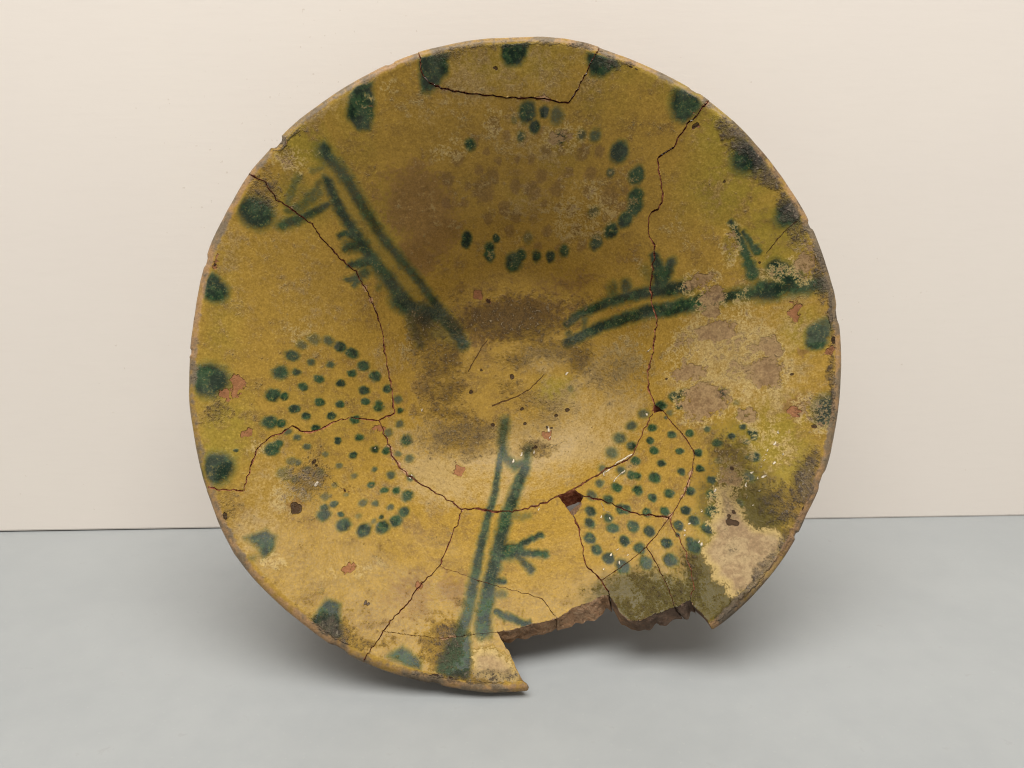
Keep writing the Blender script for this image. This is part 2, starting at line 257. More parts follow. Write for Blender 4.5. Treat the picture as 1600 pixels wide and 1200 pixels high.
LINES = [[[[-0.592,0.6481],[-0.5637,0.6229],[-0.5262,0.5761],[-0.4752,0.4857],[-0.4368,0.4274],[-0.3922,0.3778],[-0.3363,0.3183],[-0.2938,0.2634]],0.0233,0.0159,0.72],[[[-0.5874,0.5685],[-0.562,0.4997],[-0.5306,0.4465],[-0.5114,0.4123],[-0.4817,0.3639],[-0.4429,0.3215],[-0.4112,0.2769],[-0.3704,0.2322],[-0.3264,0.1954]],0.0159,0.0265,0.82],[[[-0.4041,0.2435],[-0.3545,0.2219],[-0.2675,0.2186],[-0.2181,0.1607],[-0.1928,0.1153]],0.0275,0.0212,0.95],[[[-0.3762,0.2104],[-0.3628,0.1582],[-0.3482,0.108]],0.0191,0.0148,0.6],[[[-0.2938,0.2634],[-0.2628,0.2234]],0.017,0.0191,0.8],[[[-0.5144,0.4212],[-0.5507,0.4282],[-0.57,0.4156]],0.0127,0.0074,0.8],[[[-0.5043,0.4078],[-0.5448,0.3896],[-0.5586,0.3798]],0.0233,0.0095,0.75],[[[-0.4779,0.3645],[-0.5117,0.3454],[-0.55,0.3354]],0.0233,0.0085,0.8],[[[-0.5007,0.322],[-0.533,0.2972],[-0.5596,0.2889]],0.0148,0.0085,0.7],[[[-0.522,0.295],[-0.5405,0.2741]],0.0127,0.0085,0.7],[[[-0.4486,0.3009],[-0.4706,0.2735]],0.0127,0.0085,0.5],[[[-0.6097,0.5635],[-0.639,0.5236],[-0.6701,0.4876],[-0.7102,0.4667]],0.0095,0.0106,0.6],[[[-0.5927,0.504],[-0.6363,0.475],[-0.6732,0.4543],[-0.728,0.4236]],0.0085,0.0148,0.75],[[[-0.6677,0.5726],[-0.6913,0.5241],[-0.7088,0.4814]],0.0106,0.0095,0.55],[[[-0.6127,0.5367],[-0.656,0.49],[-0.6859,0.4668]],0.0106,0.0127,0.55],[[[-0.5854,0.6595],[-0.5785,0.638]],0.0148,0.017,0.9],[[[-0.6283,0.5906],[-0.5961,0.6057]],0.0095,0.0095,0.5],[[[-0.5821,0.6201],[-0.507,0.4899],[-0.4227,0.3733],[-0.3319,0.2418]],0.036,0.036,0.3],[[[-0.6666,0.5281],[-0.6163,0.5002]],0.0487,0.0424,0.28],[[[-0.2119,0.1203],[-0.2699,0.1548],[-0.3484,0.1487]],0.0275,0.0275,0.4],[[[0.198,0.183],[0.2428,0.2151],[0.2994,0.2311],[0.3464,0.2451],[0.4237,0.2512],[0.4724,0.2538],[0.5197,0.2504],[0.5787,0.2447]],0.0117,0.0212,0.9],[[[0.1999,0.1116],[0.2666,0.1445],[0.323,0.1641],[0.376,0.1758],[0.4262,0.1836],[0.4747,0.189],[0.522,0.186],[0.5772,0.1879],[0.6341,0.1914]],0.0148,0.0222,1],[[[0.6516,0.1922],[0.7335,0.1932],[0.7943,0.1962],[0.8553,0.1915],[0.8979,0.1903],[0.9387,0.1935]],0.0201,0.0233,0.8],[[[0.7911,0.1987],[0.8185,0.1939]],0.0297,0.0254,0.95],[[[0.2028,0.1499],[0.2145,0.1257]],0.0106,0.0127,0.6],[[[0.2663,0.1997],[0.2597,0.1474]],0.0127,0.0127,0.6],[[[0.4793,0.3648],[0.4979,0.3148],[0.506,0.2674]],0.0106,0.0254,0.9],[[[0.5308,0.3318],[0.5181,0.291],[0.5098,0.2666]],0.0138,0.0191,0.85],[[[0.4547,0.3271],[0.4843,0.2858]],0.017,0.017,0.45],[[[0.3542,0.2904],[0.3627,0.2546]],0.018,0.018,0.6],[[[0.3951,0.2949],[0.4034,0.2571]],0.0159,0.0159,0.7],[[[0.3907,0.2997],[0.4126,0.2716]],0.0095,0.0095,0.5],[[[0.6958,0.4224],[0.7131,0.3871],[0.732,0.3397],[0.7472,0.2926],[0.7605,0.2474]],0.0064,0.0138,0.9],[[[0.732,0.3834],[0.7484,0.3498],[0.7682,0.3155]],0.0064,0.0064,0.8],[[[0.7659,0.3331],[0.7731,0.3165]],0.0085,0.0074,0.8],[[[0.8144,0.2647],[0.8378,0.2452],[0.8574,0.2186]],0.0201,0.0275,0.95],[[[0.6845,0.3739],[0.6988,0.3174]],0.0106,0.0148,0.35],[[[0.9109,0.2057],[0.9421,0.2045]],0.017,0.0148,0.6],[[[-0.0392,-0.1756],[-0.0497,-0.2507],[-0.0434,-0.3073],[-0.0044,-0.3449],[0.0332,-0.3348],[0.0462,-0.2829]],0.018,0.0159,0.72],[[[-0.05,-0.2742],[-0.0644,-0.3436],[-0.0774,-0.4426],[-0.0962,-0.4935],[-0.1099,-0.5523],[-0.1211,-0.5992],[-0.1318,-0.6535],[-0.1421,-0.7058],[-0.1503,-0.7564],[-0.1623,-0.7972],[-0.1796,-0.8367],[-0.1989,-0.8627]],0.0095,0.018,0.85],[[[0.0303,-0.3557],[0.0011,-0.4153],[-0.0178,-0.4672],[-0.0357,-0.5007],[-0.0509,-0.5551],[-0.0613,-0.6021],[-0.0774,-0.6562],[-0.091,-0.6997],[-0.1002,-0.7456],[-0.1074,-0.7837],[-0.1087,-0.8229]],0.017,0.0201,0.95],[[[-0.0184,-0.5042],[0.0141,-0.5163],[0.0382,-0.5131]],0.0148,0.0117,0.5],[[[-0.051,-0.6143],[-0.02,-0.6169],[0.006,-0.6188]],0.0238,0.0159,0.95],[[[-0.0068,-0.6064],[0.0331,-0.5891],[0.0787,-0.5724]],0.0079,0.009,0.9],[[[0.0007,-0.6232],[0.0474,-0.6269],[0.0885,-0.6288]],0.0106,0.0101,0.85],[[[-0.0047,-0.6297],[0.0205,-0.6536],[0.0404,-0.6722]],0.0127,0.0122,0.75],[[[-0.0861,-0.6935],[-0.0412,-0.6994]],0.0117,0.0069,0.8],[[[-0.0808,-0.7305],[-0.044,-0.7351]],0.0117,0.0106,0.6],[[[-0.0708,-0.7793],[-0.0323,-0.797],[0.0252,-0.8176]],0.0079,0.009,0.85]]
GPOLY = [[[[-0.1925,-0.8383],[-0.1458,-0.8273],[-0.1362,-0.9031],[-0.148,-0.9455],[-0.2087,-0.9379],[-0.2421,-0.9231],[-0.241,-0.895],[-0.2124,-0.855]],0.85],[[[-0.3798,-0.8665],[-0.3377,-0.8456],[-0.2831,-0.8887],[-0.2842,-0.9127],[-0.3193,-0.9006]],0.95],[[[-0.557,-0.7064],[-0.5171,-0.7208],[-0.5047,-0.8078],[-0.5285,-0.8258],[-0.6041,-0.778],[-0.5806,-0.7437]],0.95],[[[-0.7814,-0.524],[-0.7607,-0.5128],[-0.7307,-0.5019],[-0.6995,-0.5239],[-0.7064,-0.5658],[-0.7262,-0.5862],[-0.7448,-0.5528]],0.9],[[[-0.7852,-0.5905],[-0.7637,-0.5705],[-0.7336,-0.568],[-0.7484,-0.5937]],0.55],[[[-0.4884,0.8514],[-0.4296,0.8515],[-0.4276,0.7929],[-0.448,0.7266],[-0.4859,0.7199],[-0.519,0.7557]],0.95],[[[-0.2864,0.9333],[-0.1902,0.9394],[-0.1931,0.891],[-0.2259,0.8568],[-0.2552,0.8353],[-0.2829,0.8358]],0.9],[[[-0.0198,0.9662],[0.0602,0.9651],[0.0517,0.9286],[0.032,0.9056],[-0.0072,0.902],[-0.0319,0.9251]],1],[[[0.2376,0.9262],[0.2814,0.9258],[0.3362,0.9131],[0.3402,0.8863],[0.2894,0.8629],[0.2506,0.8686],[0.2326,0.909]],0.9]]
WEAR = [[-0.0001,0.6067,0.3602,0.2119,0.0,0.17],[-0.2442,0.7649,0.1907,0.0848,0.0,0.15],[0.6652,0.0863,0.0551,0.036,0.0,1],[0.5857,-0.0389,0.0551,0.0339,0.0,0.9],[0.7905,-0.0638,0.0466,0.0551,0.0,1],[0.6237,-0.1372,0.0678,0.0593,0.0,1],[0.7318,-0.1922,0.0339,0.0339,0.0,0.7],[0.8078,0.0096,0.0297,0.0424,0.0,0.9],[0.6106,0.2564,0.0509,0.0318,0.0,0.8],[0.6563,0.2075,0.0339,0.0297,0.0,0.9],[0.6519,0.1573,0.0297,0.0339,0.0,0.8],[0.6975,0.3523,0.0254,0.0636,0.0,0.6],[0.578,0.0433,0.053,0.0848,0.0,0.45],[0.724,-0.0102,0.1271,0.1483,0.0,0.45],[0.8813,-0.1881,0.0297,0.0424,0.0,0.5],[0.8955,0.2622,0.0381,0.0551,0.0,0.7],[0.91,0.3164,0.0339,0.0466,0.0,0.6],[0.7665,-0.2803,0.0848,0.0848,0.0,0.3],[0.6632,-0.3871,0.0424,0.0551,0.0,0.6],[0.6322,-0.462,0.0424,0.0466,0.0,0.5],[0.1682,0.7207,0.0636,0.0297,0.0,0.6],[-0.0593,0.7696,0.0339,0.0297,0.0,0.5],[-0.2087,0.6941,0.0636,0.0424,0.0,0.35],[-0.3958,0.8349,0.072,0.0212,0.5,0.3],[-0.6367,0.6466,0.0424,0.0254,0.0,0.22],[-0.6845,0.6139,0.0551,0.0339,0.0,0.38],[-0.6989,0.0997,0.0509,0.072,0.0,0.24],[-0.7931,-0.2728,0.0297,0.0212,0.0,0.3],[-0.6589,-0.3852,0.0848,0.0636,0.0,0.4],[-0.5144,-0.6333,0.1059,0.0466,0.0,0.3],[-0.6981,-0.599,0.0551,0.0339,0.0,0.3],[0.9257,-0.2102,0.0339,0.0636,0.0,0.55],[-0.1174,-0.864,0.0339,0.0254,0.0,0.3],[0.5996,-0.1995,0.0424,0.0212,0.0,0.5],[0.7157,0.115,0.0636,0.0848,0.0,0.4],[0.4181,0.0362,0.0848,0.1271,0.0,0.3],[0.4388,0.3301,0.0424,0.0424,0.0,0.2],[-0.3815,0.1224,0.0424,0.0763,0.0,0.25],[0.5279,0.4269,0.0763,0.0763,0.0,0.2],[0.2181,0.5269,0.1271,0.0848,0.0,0.35],[0.8311,0.2541,0.0424,0.0424,0.0,0.4]]
WPOLY = [[[[0.6232,-0.4148],[0.6664,-0.4156],[0.6568,-0.4434],[0.6763,-0.4757],[0.6877,-0.5078],[0.7038,-0.5356],[0.7566,-0.536],[0.7761,-0.5643],[0.7674,-0.6037],[0.7354,-0.639],[0.7078,-0.6823],[0.6654,-0.7176],[0.6064,-0.7251],[0.6036,-0.6908],[0.5678,-0.6773],[0.5766,-0.649],[0.558,-0.6322],[0.5507,-0.597],[0.5881,-0.5508],[0.5796,-0.5235],[0.6149,-0.4904]],1.0],[[[-0.1452,-0.8664],[-0.0707,-0.8626],[-0.0242,-0.898],[-0.0017,-0.9385],[-0.0069,-0.9649],[-0.1435,-0.9402],[-0.1489,-0.9014]],0.85]]
BROWN = [[0.0864,0.5859,0.4026,0.2543,0.0,0.2],[-0.5331,-0.1429,0.1271,0.0848,0.0,0.12],[0.3983,0.3375,0.1271,0.0848,0.0,0.3],[-0.7691,0.3271,0.1271,0.1695,0.0,0.16],[-0.3072,0.5274,0.1271,0.1483,0.5,0.8],[-0.3398,0.395,0.0551,0.0848,0.6,0.7],[-0.0068,0.224,0.2225,0.0636,0.0,0.8],[-0.1039,0.1552,0.1271,0.053,0.0,0.6],[0.1826,0.3292,0.1907,0.072,0.0,0.42],[-0.1475,0.3166,0.1059,0.0509,0.0,0.3],[-0.4812,-0.618,0.1695,0.0424,0.0,0.3],[0.1077,0.6013,0.1907,0.1271,0.0,0.35],[-0.3281,-0.7161,0.1059,0.0763,0.0,0.55],[-0.2174,-0.7096,0.0848,0.0466,0.0,0.6],[-0.6583,-0.4435,0.0191,0.0212,0.0,1],[0.8557,-0.1766,0.0297,0.0381,0.0,0.8],[0.8851,-0.0099,0.0212,0.017,0.0,0.8],[0.0849,0.8119,0.0636,0.0424,0.0,0.2]]  # brown stains; the patch just above the well also paints in shade
CRUST = [[-0.0064,0.2478,0.2331,0.0466,0.0,0.5],[-0.0191,0.2004,0.2076,0.072,0.0,0.85],[-0.1394,0.192,0.1483,0.0551,0.0,0.6],[-0.2731,0.0605,0.0975,0.0932,0.0,0.58],[-0.2725,-0.0595,0.089,0.0763,0.0,0.52],[-0.2674,-0.1405,0.1059,0.0297,0.0,0.5],[0.019,0.0653,0.0932,0.0424,0.0,0.4],[0.1539,0.0906,0.1187,0.0509,0.0,0.5],[0.2415,0.0527,0.0636,0.0636,0.0,0.6],[-0.1986,-0.2223,0.1356,0.072,0.0,0.6],[0.0673,-0.278,0.0636,0.0297,0.0,0.5],[0.3665,-0.0036,0.1059,0.0848,0.0,0.4],[0.6778,-0.3376,0.0509,0.0848,0.0,0.5],[0.6543,-0.4341,0.0339,0.0848,0.0,0.4],[-0.3375,0.1499,0.0466,0.0848,0.0,0.7],[-0.0343,-0.038,0.0509,0.0297,0.0,0.35],[0.1051,-0.1354,0.1271,0.0848,0.0,0.25]]
GRIME = [[-0.7202,0.6573,0.0254,0.017,0.0,0.9],[-0.6768,0.6874,0.0381,0.0127,0.6,0.7],[0.8957,0.3712,0.017,0.0212,0.0,0.6],[-0.5084,-0.8308,0.0381,0.017,-0.5,0.6],[0.7,0.6525,0.0848,0.0297,-0.8,0.8],[0.7853,0.5559,0.0763,0.0297,-0.95,0.9],[0.8582,0.4281,0.0551,0.0297,-1.05,0.9],[0.8848,0.3583,0.0381,0.0636,0.0,0.5],[0.9398,0.2357,0.0254,0.0848,0.0,0.75],[0.9688,0.0777,0.017,0.1271,0.0,0.5],[0.9588,-0.0863,0.017,0.1059,0.0,0.6],[0.9617,-0.1545,0.017,0.0636,0.0,0.6],[0.7979,-0.4721,0.0848,0.0636,0.0,0.5],[0.7859,-0.5772,0.0551,0.0297,0.9,0.6],[0.6971,-0.6743,0.1271,0.0212,0.85,0.8],[0.6185,-0.7527,0.0848,0.0212,0.8,0.85],[0.9277,-0.191,0.0424,0.0551,0.0,0.4],[0.3689,-0.8228,0.1271,0.0297,0.0,0.4],[0.4521,-0.7267,0.1059,0.0636,0.0,0.3],[0.3212,0.9006,0.0636,0.017,0.0,0.5],[0.0455,0.9606,0.2543,0.0127,0.0,0.4],[-0.1929,0.9334,0.0636,0.0212,0.3,0.4],[-0.7702,0.5207,0.0551,0.0551,0.0,0.45],[-0.6448,-0.3668,0.0636,0.0636,0.0,0.55],[-0.5299,-0.7896,0.0636,0.0297,-0.5,0.7],[-0.1344,-0.9408,0.1907,0.0212,0.0,0.55],[-0.2289,-0.8499,0.0636,0.0636,0.0,0.5],[-0.8429,-0.4615,0.0254,0.0424,0.0,0.4],[0.5199,-0.6811,0.0254,0.0848,0.0,0.35],[-0.8993,-0.1587,0.0297,0.0424,0.0,0.4],[0.7254,0.6751,0.0636,0.0424,0.0,0.5],[-0.4574,-0.8353,0.0848,0.017,0.0,0.4],[0.3583,-0.7656,0.0763,0.0339,0.0,0.3]]
GMPOLY = [[[[0.8822,-0.3085],[0.8996,-0.3231],[0.8938,-0.3699],[0.8839,-0.4163],[0.8664,-0.4624],[0.8484,-0.4809],[0.8102,-0.4722],[0.8108,-0.4398],[0.8406,-0.3598]],0.95]]
RED = [[-0.8562,-0.0823,0.0191,0.0403,0.0,1],[-0.8842,-0.1114,0.0127,0.0233,0.0,0.9],[-0.817,-0.2306,0.0148,0.0191,0.0,0.8],[-0.204,-0.3456,0.0233,0.0233,0.0,1],[-0.1343,0.2911,0.0233,0.0212,0.0,0.9],[-0.0967,0.2709,0.0106,0.0106,0.0,0.9],[0.8672,0.117,0.0191,0.0466,0.0,0.8],[-0.5061,-0.6304,0.0254,0.0191,0.0,0.8],[-0.547,-0.6482,0.0551,0.0297,0.0,0.45],[-0.9121,0.2842,0.017,0.0297,0.0,0.8],[-0.945,0.1314,0.0127,0.0424,0.0,0.5],[0.9625,-0.0146,0.0254,0.0212,0.0,0.8],[0.952,0.1185,0.017,0.0509,0.0,0.5],[0.115,-0.2302,0.0275,0.0148,0.0,0.9],[0.8544,-0.1903,0.017,0.0191,0.0,0.9],[0.5693,0.7014,0.0127,0.0106,0.0,0.7],[-0.4669,-0.2006,0.0212,0.017,0.0,0.8],[-0.9718,0.0221,0.017,0.0636,0.0,0.4],[-0.4325,-0.2669,0.0085,0.0424,0.0,0.4],[-0.2676,-0.1382,0.0848,0.0064,0.0,0.5],[-0.4391,0.7914,0.0212,0.017,0.0,0.6],[-0.7048,0.6714,0.0254,0.0212,0.0,0.6],[-0.3025,-0.6927,0.0212,0.0127,0.0,0.7],[0.5671,0.7319,0.0106,0.0106,0.0,0.6],[-0.3142,-0.9128,0.1271,0.017,0.0,0.5],[0.8886,-0.2851,0.0212,0.0636,0.0,0.4],[-0.5332,-0.3975,0.0127,0.0127,0.0,0.7],[0.2375,0.6889,0.0254,0.0254,0.0,0.4]]
PALE = [[-0.7587,0.2321,0.2543,0.3178,0.0,0.28],[0.0448,0.8766,0.4661,0.1271,0.0,0.28],[0.5754,0.5263,0.1695,0.2331,0.0,0.2],[-0.4785,0.7794,0.1907,0.1059,0.0,0.2],[0.7157,-0.0091,0.1907,0.1907,0.0,0.6],[0.1792,-0.0664,0.1907,0.1271,0.0,0.35],[-0.6832,0.0599,0.1059,0.1271,0.0,0.25],[0.11,0.0551,0.1271,0.0636,0.0,0.5],[-0.2376,-0.3581,0.1483,0.1059,0.0,0.7],[0.2159,-0.2789,0.1695,0.0848,0.0,0.6],[-0.348,-0.2214,0.0636,0.0848,0.0,0.4],[-0.0397,-0.4336,0.1271,0.0424,0.0,0.6],[0.3437,-0.0492,0.1059,0.1059,0.0,0.35],[0.6655,0.0402,0.1271,0.1059,0.0,0.5],[0.5938,-0.0575,0.1271,0.0848,0.0,0.5],[0.0437,0.7188,0.1907,0.1059,0.0,0.3],[-0.0004,0.5901,0.2119,0.1271,0.0,0.3],[-0.2818,0.7946,0.1271,0.0636,0.0,0.3],[0.1246,0.8881,0.1695,0.0636,0.0,0.3],[-0.7231,0.2568,0.1483,0.1907,0.0,0.2],[-0.4662,0.0436,0.0848,0.0636,0.0,0.3],[-0.5027,-0.389,0.1059,0.0848,0.0,0.2],[0.7419,-0.1374,0.1271,0.0848,0.0,0.4],[0.6985,-0.6658,0.1271,0.0848,0.0,0.6],[0.0298,-0.3717,0.1271,0.0636,0.0,0.5],[0.5151,0.8224,0.0848,0.0212,-0.5,0.4],[0.149,-0.2541,0.0848,0.0424,0.0,0.4],[-0.5335,0.7897,0.1695,0.017,0.6,0.4],[-0.7725,-0.1543,0.0636,0.0636,0.0,0.1],[0.3332,-0.3711,0.0848,0.0424,0.0,0.4],[-0.743,-0.3844,0.0848,0.1271,0.0,0.35],[-0.7552,-0.507,0.0848,0.0848,0.0,0.4]]
PPOLY = [[[[-0.4213,-0.1588],[-0.2664,-0.1516],[-0.1292,-0.165],[0.0816,-0.1351],[0.2291,0.0289],[0.3664,0.1354],[0.4709,0.1277],[0.466,-0.0404],[0.4727,-0.1562],[0.4035,-0.286],[0.3374,-0.3365],[0.1936,-0.4186],[0.0928,-0.4672],[-0.0181,-0.4879],[-0.1856,-0.4736],[-0.3285,-0.3773],[-0.4046,-0.2918],[-0.4562,-0.1937]],0.5],[[[0.2415,0.0527],[0.3664,0.1354],[0.4741,0.1487],[0.465,-0.0635],[0.4384,-0.153],[0.3158,-0.1429]],0.5]]
OLIVE = [[0.6888,0.6798,0.1271,0.1271,0.0,0.9],[0.8109,0.3718,0.1059,0.1271,0.0,0.8],[0.5521,0.817,0.1059,0.0636,0.0,0.7],[0.3998,0.8694,0.1271,0.0636,0.0,0.6],[0.6988,0.5574,0.1695,0.1483,0.0,0.8],[0.1553,-0.066,0.0848,0.0636,0.0,0.9],[0.8041,-0.3013,0.0848,0.1695,0.0,0.8],[0.6693,-0.5444,0.1271,0.1271,0.0,1],[0.4344,-0.7276,0.1483,0.0636,0.0,1],[0.5733,-0.7214,0.0848,0.0848,0.0,1.2],[-0.6359,0.6554,0.1059,0.0636,0.0,0.8],[-0.6698,0.4913,0.0848,0.0848,0.0,0.6],[-0.8949,0.1171,0.0636,0.1907,0.0,0.5],[-0.8767,-0.2352,0.0848,0.1483,0.0,0.8],[-0.9205,-0.0818,0.0636,0.1271,0.0,0.6],[0.0452,0.9233,0.2543,0.0848,0.0,0.5],[0.8782,0.0504,0.0636,0.0848,0.0,0.7],[0.7237,-0.2987,0.1059,0.1059,0.0,0.8],[-0.4836,0.7289,0.0848,0.1271,0.0,0.5],[-0.4107,0.4956,0.0636,0.1271,0.0,0.4],[0.3066,0.7988,0.1271,0.0636,0.0,0.5],[-0.6375,-0.1694,0.1695,0.1271,0.0,0.3],[0.2832,-0.786,0.0848,0.0424,0.0,0.9],[-0.0441,0.5908,0.2119,0.1059,0.0,0.35],[0.1694,0.6804,0.1271,0.0848,0.0,0.35]]
DARK = [[0.4132,-0.7542,0.1907,0.0848,0.0,1.0],[0.6782,-0.4896,0.1059,0.1483,0.0,0.8],[0.5345,-0.6976,0.0551,0.1059,0.0,0.9],[0.5876,-0.7375,0.1059,0.0848,0.0,0.8],[0.6861,-0.3377,0.0636,0.1271,0.0,0.4],[0.8427,0.4032,0.0636,0.0848,0.0,0.3],[0.3016,-0.7851,0.0636,0.0424,0.0,0.4]]
BDOTS = [[-0.0543,0.7656,0.0238,0.9],[-0.1789,0.6752,0.0238,0.9],[-0.1212,0.7215,0.0159,0.9],[0.1143,0.691,0.0185,0.9],[0.232,0.6764,0.0212,0.9],[0.2857,0.6756,0.0185,0.9],[0.2604,0.6244,0.0212,0.9],[0.0993,0.6287,0.0201,0.9],[0.151,0.5911,0.0238,0.9],[-0.0984,0.5949,0.0371,0.9],[0.0107,0.6063,0.0212,0.9],[0.0701,0.5909,0.0265,0.9],[-0.2144,0.6193,0.0212,0.9],[-0.2249,0.5552,0.0159,0.9],[-0.0288,0.5485,0.0212,0.9],[0.2019,0.5285,0.0185,0.9],[0.2527,0.5748,0.0159,0.9],[0.326,0.5573,0.0318,0.9],[-0.0643,0.6324,0.0212,0.9],[-0.0855,0.5186,0.0159,0.9],[0.0123,0.5218,0.0185,0.9],[-0.0107,0.4879,0.0185,0.9],[0.1211,0.482,0.0185,0.9],[0.2206,0.4787,0.0185,0.9],[0.2421,0.429,0.0185,0.9],[-0.1306,0.2955,0.0212,0.9],[-0.0955,0.2703,0.0095,0.9],[0.3219,0.6139,0.0155,0.71],[-0.1496,0.6051,0.0142,0.68],[0.0174,0.6721,0.0128,0.65],[0.1612,0.6859,0.0136,0.7],[0.0726,0.5171,0.0182,0.62],[0.0656,0.6725,0.0156,0.75],[-0.1632,0.5576,0.0156,0.64],[0.0888,0.7411,0.0173,0.7],[0.1782,0.7292,0.0163,0.72],[0.1888,0.633,0.0179,0.75],[0.3107,0.4961,0.0131,0.62],[-0.0832,0.6944,0.0131,0.89],[0.1627,0.4295,0.0162,0.7],[0.2875,0.4538,0.0156,0.67],[-0.0426,0.6719,0.013,0.72],[0.1093,0.5538,0.0134,0.85],[0.2614,0.5107,0.0166,0.73],[0.0363,0.7248,0.0184,0.7],[0.0913,0.4385,0.0166,0.77],[-0.0167,0.7356,0.0157,0.74],[0.3671,0.5211,0.0163,0.77],[0.3731,0.5657,0.0136,0.62],[0.0479,0.4761,0.0139,0.62],[0.156,0.5421,0.0144,0.64],[0.23,0.7242,0.0172,0.61],[-0.0601,0.4647,0.0155,0.63],[-0.1094,0.6476,0.0163,0.75]]
